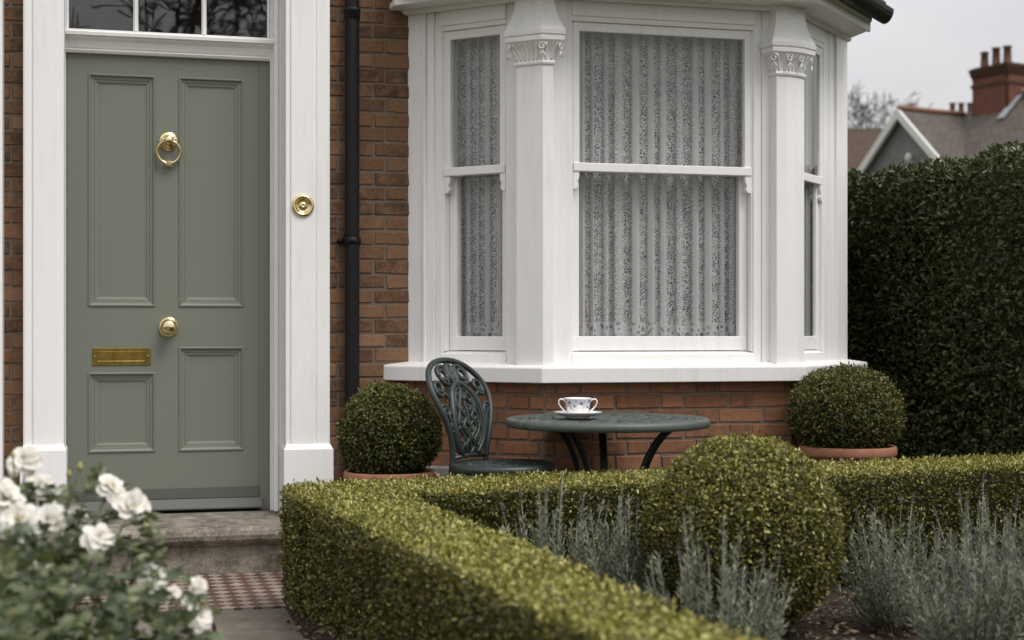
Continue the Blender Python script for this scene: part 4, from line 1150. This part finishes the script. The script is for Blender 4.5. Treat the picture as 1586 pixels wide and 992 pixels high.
# ================================================================== BACKGROUND
RA = lambda r, f, z: Vector((cam_c*r+cam_s*f, -cam_s*r+cam_c*f, z))     # metres right of / ahead of the viewer
def quad_uv(mb_list, pts, su, sv): mb_list.append((pts, su, sv))
def uvmesh(name, quads, mat, parent):
    """quads [(4 or 3 points)], uv in metres along first edge / up the slope; each a slab 6 cm thick"""
    me = bpy.data.meshes.new(name); v = []; f = []; uv = []
    org = ORG[parent.name]
    for q in quads:
        q = [Vector(p) for p in q]; u = (q[1]-q[0]).normalized(); n = (q[1]-q[0]).cross(q[-1]-q[0]).normalized(); w = n.cross(u)
        k = len(q); o = len(v)
        v += [p-org for p in q] + [p-n*.08-org for p in q]
        f.append([o+i for i in range(k)]); uv += [((p-q[0]).dot(u), (p-q[0]).dot(w)) for p in q]
        f.append([o+k+i for i in range(k)][::-1]); uv += [(0,0)]*k
        for i in range(k):
            j = (i+1) % k; f.append([o+i, o+k+i, o+k+j, o+j]); uv += [(0,0)]*4
    me.from_pydata([tuple(p) for p in v], [], f); me.materials.append(mat)
    l = me.uv_layers.new(name='UVMap')
    for i, c in enumerate(uv): l.data[i].uv = c
    o = bpy.data.objects.new(name, me); COL.objects.link(o); o.parent = parent; ORG[o.name] = org; return o
dR, gR = (.87,.48), (.48,-.87)
def nb(d, t, z): return RA(11.96+dR[0]*d+gR[0]*t, 47+dR[1]*d+gR[1]*t, z)
nh = thing('gabled_house', 'distant house with white gable boards, brown tiled roof and tall red chimney', 'house', nb(4,1,0))
zr, hw, dz = 7.95, 2.75, 2.62
uvmesh('wall', [[nb(.25,-hw,0),nb(.25,hw,0),nb(.25,hw,zr-dz),nb(.25,0,zr-.12),nb(.25,-hw,zr-dz)]], GABLEM, nh)
uvmesh('side_wall', [[nb(.3,hw-.1,0),nb(9,hw-.1,0),nb(9,hw-.1,zr-dz),nb(.3,hw-.1,zr-dz)], [nb(9,-hw+.1,0),nb(.3,-hw+.1,0),nb(.3,-hw+.1,zr-dz),nb(9,-hw+.1,zr-dz)], [nb(6,-9,0),nb(.9,-9,0),nb(.9,-9,5),nb(6,-9,5)]][:2], PLAINB, nh)
uvmesh('roof', [[nb(0,hw,zr-dz),nb(6,hw,zr-dz),nb(6,0,zr),nb(0,0,zr)], [nb(6,-hw,zr-dz),nb(0,-hw,zr-dz),nb(0,0,zr),nb(6,0,zr)],
                [nb(.6,.1,5.85),nb(.6,9,5.85),nb(3.2,9,8.35),nb(3.2,.1,8.35)], [nb(5.8,9,5.85),nb(5.8,.1,5.85),nb(3.2,.1,8.35),nb(3.2,9,8.35)]], ROOFGREY, nh)
mb = MB()
for sg in (-1, 1):
    a, b = nb(-.06,0,zr+.02), nb(-.06,sg*(hw+.12),zr-dz-.10); k = Vector((0,0,-.30)); e = nb(.06,0,0)-nb(-.06,0,0)
    m = MB(); m.hexa([a+k, b+k, b+k+e, a+k+e, a, b, b+e, a+e]); m.build('bargeboard', paint('gable_white', (.62,.615,.60), .5), nh)
m = MB(); m.tube([nb(.0,0,zr+.05), nb(2.8,0,zr+.05)], .085, 8); m.tube([nb(3.2,.1,8.40), nb(3.2,9,8.40)], .11, 8); m.build('ridge_tiles', RIDGEM, nh)
m = MB()
c = nb(.2,.35,0); m.hexa([nb(.2,.28,5.7),nb(.2,.42,5.7),nb(.3,.42,5.7),nb(.3,.28,5.7),nb(.2,.28,6.35),nb(.2,.42,6.35),nb(.3,.42,6.35),nb(.3,.28,6.35)])
m.lathe([(.001,.16),(.09,.13),(.12,0),(.09,-.12),(.001,-.14)], 14, lambda a, b, cc: nb(.12,.35,6.42)+Vector((a,b,cc))); m.build('gable_vent', paint('vent_white', (.6,.6,.58), .5), nh)
# chimney
def cb(d0, d1, t0, t1, z0, z1): return [nb(d0,t0,z0),nb(d1,t0,z0),nb(d1,t1,z0),nb(d0,t1,z0),nb(d0,t0,z1),nb(d1,t0,z1),nb(d1,t1,z1),nb(d0,t1,z1)]
# stack stands on the main slope
SD0, SD1, ST0, ST1 = 2.66, 3.44, .50, 1.95
def stack(z0, z1, e=0):
    D0, D1, T0, T1 = SD0-e, SD1+e, ST0-e, ST1+e
    return [[nb(D0,T0,z0),nb(D0,T1,z0),nb(D0,T1,z1),nb(D0,T0,z1)],[nb(D0,T1,z0),nb(D1,T1,z0),nb(D1,T1,z1),nb(D0,T1,z1)],
            [nb(D1,T1,z0),nb(D1,T0,z0),nb(D1,T0,z1),nb(D1,T1,z1)],[nb(D1,T0,z0),nb(D0,T0,z0),nb(D0,T0,z1),nb(D1,T0,z1)],[nb(D0,T0,z1),nb(D0,T1,z1),nb(D1,T1,z1),nb(D1,T0,z1)],[nb(D0,T1,z0),nb(D0,T0,z0),nb(D1,T0,z0),nb(D1,T1,z0)]]
ch = uvmesh('chimney', stack(6.9, 9.36)+stack(8.74,8.80,.04)+stack(9.02,9.10,.03)+stack(9.10,9.20,.055)+stack(9.20,9.32,.08), CHIMB, nh)
for t, hgt in ((.70,.52),(1.18,.58),(1.64,.56)):
    m = MB(); c = nb(2.99, t, 0)
    m.lathe([(.16,9.36),(.155,9.40),(.135,9.42),(.115,9.36+hgt-.06),(.14,9.36+hgt-.05),(.14,9.36+hgt),(.1,9.36+hgt),(.09,9.36+hgt-.2),(.001,9.36+hgt-.2)], 18, lambda a, b, cc, c=c: Vector((c.x+a, c.y+b, cc)))
    m.build('chimney_pot', CHIMB, ch)
m = MB(); m.hexa(cb(2.34,2.62,.36,1.98,7.30,7.36)); 
zs = lambda d: 5.85+(d-.6)*2.5/2.6
q = [nb(2.30,1.86,zs(2.30)+.09),nb(2.30,2.14,zs(2.30)+.09),nb(3.3,2.14,zs(3.3)+.09),nb(3.3,1.86,zs(3.3)+.09)]
m.hexa(q+[p+Vector((0,0,.04)) for p in q]); m.build('flashing', LEAD, nh)

# further roofs
fh = thing('brown_roofed_house', 'far house with plain dark brown roof showing between the bay and the gable', 'house', RA(13,58,0))
uvmesh('wall', [[RA(8,59,0),RA(17,61,0),RA(17,61,6),RA(8,59,6)], [RA(8,66,0),RA(8,59,0),RA(8,59,6),RA(8,66,6)]], PLAINB, fh)
uvmesh('roof', [[RA(7.6,58,5.4),RA(17.4,60,5.4),RA(17.4,64,9.65),RA(7.6,62,9.45)], [RA(17.4,68,5.4),RA(7.6,66,5.4),RA(7.6,62,9.45),RA(17.4,64,9.65)]], ROOFBROWN, fh)
dh = thing('far_chimney_house', 'farthest house, only its orange ridge and clay chimney pots over the gable roof', 'house', RA(20,68,0))
uvmesh('wall', [[RA(17,67,0),RA(27,67,0),RA(27,67,8),RA(17,67,8)]], PLAINB, dh)
uvmesh('roof', [[RA(18.6,66,8),RA(26,66,8),RA(25,70,10.9),RA(19.6,70,10.9)]], ROOFBROWN, dh)
c2 = uvmesh('chimney', [[RA(19.9,69,9.5),RA(21.8,69,9.5),RA(21.8,69,11.05),RA(19.9,69,11.05)],[RA(19.9,69.9,11.05),RA(19.9,69,11.05),RA(21.8,69,11.05),RA(21.8,69.9,11.05)],[RA(19.9,69.9,9.5),RA(19.9,69,9.5),RA(19.9,69,11.05),RA(19.9,69.9,11.05)]], CHIMB, dh)
for r in (20.15, 20.55, 20.95, 21.5):
    m = MB(); c = RA(r, 69.4, 0); m.lathe([(.15,11.0),(.13,11.1),(.12,11.45),(.15,11.5),(.15,11.56),(.001,11.56)], 14, lambda a, b, cc, c=c: Vector((c.x+a, c.y+b, cc))); m.build('chimney_pot', CHIMB, c2)

def bare_tree(name, label, base, h, seed, levels=6, spread=.55, r0=.16, rmin=.022):
    t = thing(name, label, 'tree', base); r = random.Random(seed); tr = MB(); cr = MB()
    def grow(p, d, L, rad, lev):
        n = 4; pts = [p]; q = p; dd = d
        for k in range(n):
            dd = (dd + Vector((r.gauss(0,.12), r.gauss(0,.12), r.gauss(.03,.08)))).normalized(); q = q+dd*(L/n); pts.append(q)
        rs = [rad*(1-.45*k/n) for k in range(n+1)]
        rs = [max(x, rmin) for x in rs]
        (tr if lev < 2 else cr).tube(pts, rs, 6 if lev < 3 else 4)
        if lev >= levels: return
        for k in range(3 if lev < 3 else 3):
            i = r.randint(2, n); a = r.uniform(0, 2*PI); s1 = dd.orthogonal().normalized(); s2 = dd.cross(s1)
            nd = (dd*.75+(s1*math.cos(a)+s2*math.sin(a))*spread*r.uniform(.8,1.5)).normalized()
            grow(pts[i], nd, L*r.uniform(.6,.82), rs[i]*.72, lev+1)
    grow(Vector(base), Vector((0,0,1)), h*.34, r0, 0)
    tr.build('trunk', BARK, t); cr.build('crown', BARK, t)
bare_tree('bare_tree', 'leafless winter tree showing above the far brown roof', RA(15.2,76,0), 16.4, 5, 7, .55, .22, .012)
bare_tree('bare_tree', 'leafless tree across the street, mirrored in the fanlight over the door', (.9,-11,0), 11, 12, 6, .6, .30, .016)

# ================================================================== LIGHT, SKY, CAMERA
SUN_EL, SUN_AZ = 57, 146      # azimuth clockwise from +Y
w = bpy.data.worlds.new('World'); scn.world = w; w.use_nodes = True
nt = w.node_tree; nt.nodes.clear(); T = NT(nt)
out = nt.nodes.new('ShaderNodeOutputWorld'); bg = nt.nodes.new('ShaderNodeBackground'); sky = nt.nodes.new('ShaderNodeTexSky')
sky.sky_type = 'NISHITA'; sky.sun_disc = False; sky.sun_elevation = math.radians(SUN_EL); sky.sun_rotation = math.radians(SUN_AZ)
sky.air_density = 1.0; sky.dust_density = 4.0; sky.ozone_density = 1.0
hs = nt.nodes.new('ShaderNodeHueSaturation'); hs.inputs['Saturation'].default_value = .10; hs.inputs['Value'].default_value = 1.0
nt.links.new(sky.outputs[0], hs.inputs['Color'])
tc = nt.nodes.new('ShaderNodeTexCoord'); mp = nt.nodes.new('ShaderNodeMapping'); mp.inputs['Scale'].default_value = (1, 1, 2.6); nt.links.new(tc.outputs['Generated'], mp.inputs[0])
cl = T.noise(mp.outputs[0], 2.2, 6, .5, .4)
sp3 = T.n('SeparateXYZ'); nt.links.new(tc.outputs['Generated'], sp3.inputs[0])
lay = T.ramp(sp3.outputs[2], [(0, (.40,.40,.407)), (.25, (.60,.60,.607)), (1, (1,.995,.985))])     # overcast: zenith brighter than horizon
lay2 = T.mix(1, lay, (13.2,13.1,13.1), 'MULTIPLY')
even = T.mix(.75, hs.outputs[0], lay2)
cloud = T.mix(1, even, T.ramp(cl, [(.3, (.86,.865,.885)), (.7, (1.09,1.09,1.085))]), 'MULTIPLY')
nt.links.new(cloud, bg.inputs[0]); bg.inputs[1].default_value = .10
nt.links.new(bg.outputs[0], out.inputs[0])
sd = bpy.data.lights.new('sun', 'SUN'); sd.energy = 1.75; sd.angle = math.radians(30); sd.color = (1, .975, .945)
so = bpy.data.objects.new('sun', sd); COL.objects.link(so)
el, az = math.radians(SUN_EL), math.radians(SUN_AZ)
dirv = Vector((math.sin(az)*math.cos(el), math.cos(az)*math.cos(el), math.sin(el)))
so.rotation_euler = (-dirv).to_track_quat('-Z', 'Y').to_euler(); so.location = (0,-5,12)

cd = bpy.data.cameras.new('camera'); cam = bpy.data.objects.new('camera', cd); COL.objects.link(cam)
cam.location = (0,0,1.01); cam.rotation_euler = (math.radians(90), 0, math.radians(-14.6))
cd.sensor_width = 36; cd.lens = 2350/1586*36; cd.shift_y = 21/1586; cd.clip_start = .05; cd.clip_end = 1000
cd.dof.use_dof = True; cd.dof.focus_distance = 6.35; cd.dof.aperture_fstop = 2.8
scn.camera = cam
scn.view_settings.view_transform = 'Standard'; scn.view_settings.look = 'None'; scn.view_settings.gamma = 1; scn.view_settings.exposure = .37
scn.cycles.max_bounces = 8; scn.cycles.transparent_max_bounces = 16
scn.cycles.use_denoising = True
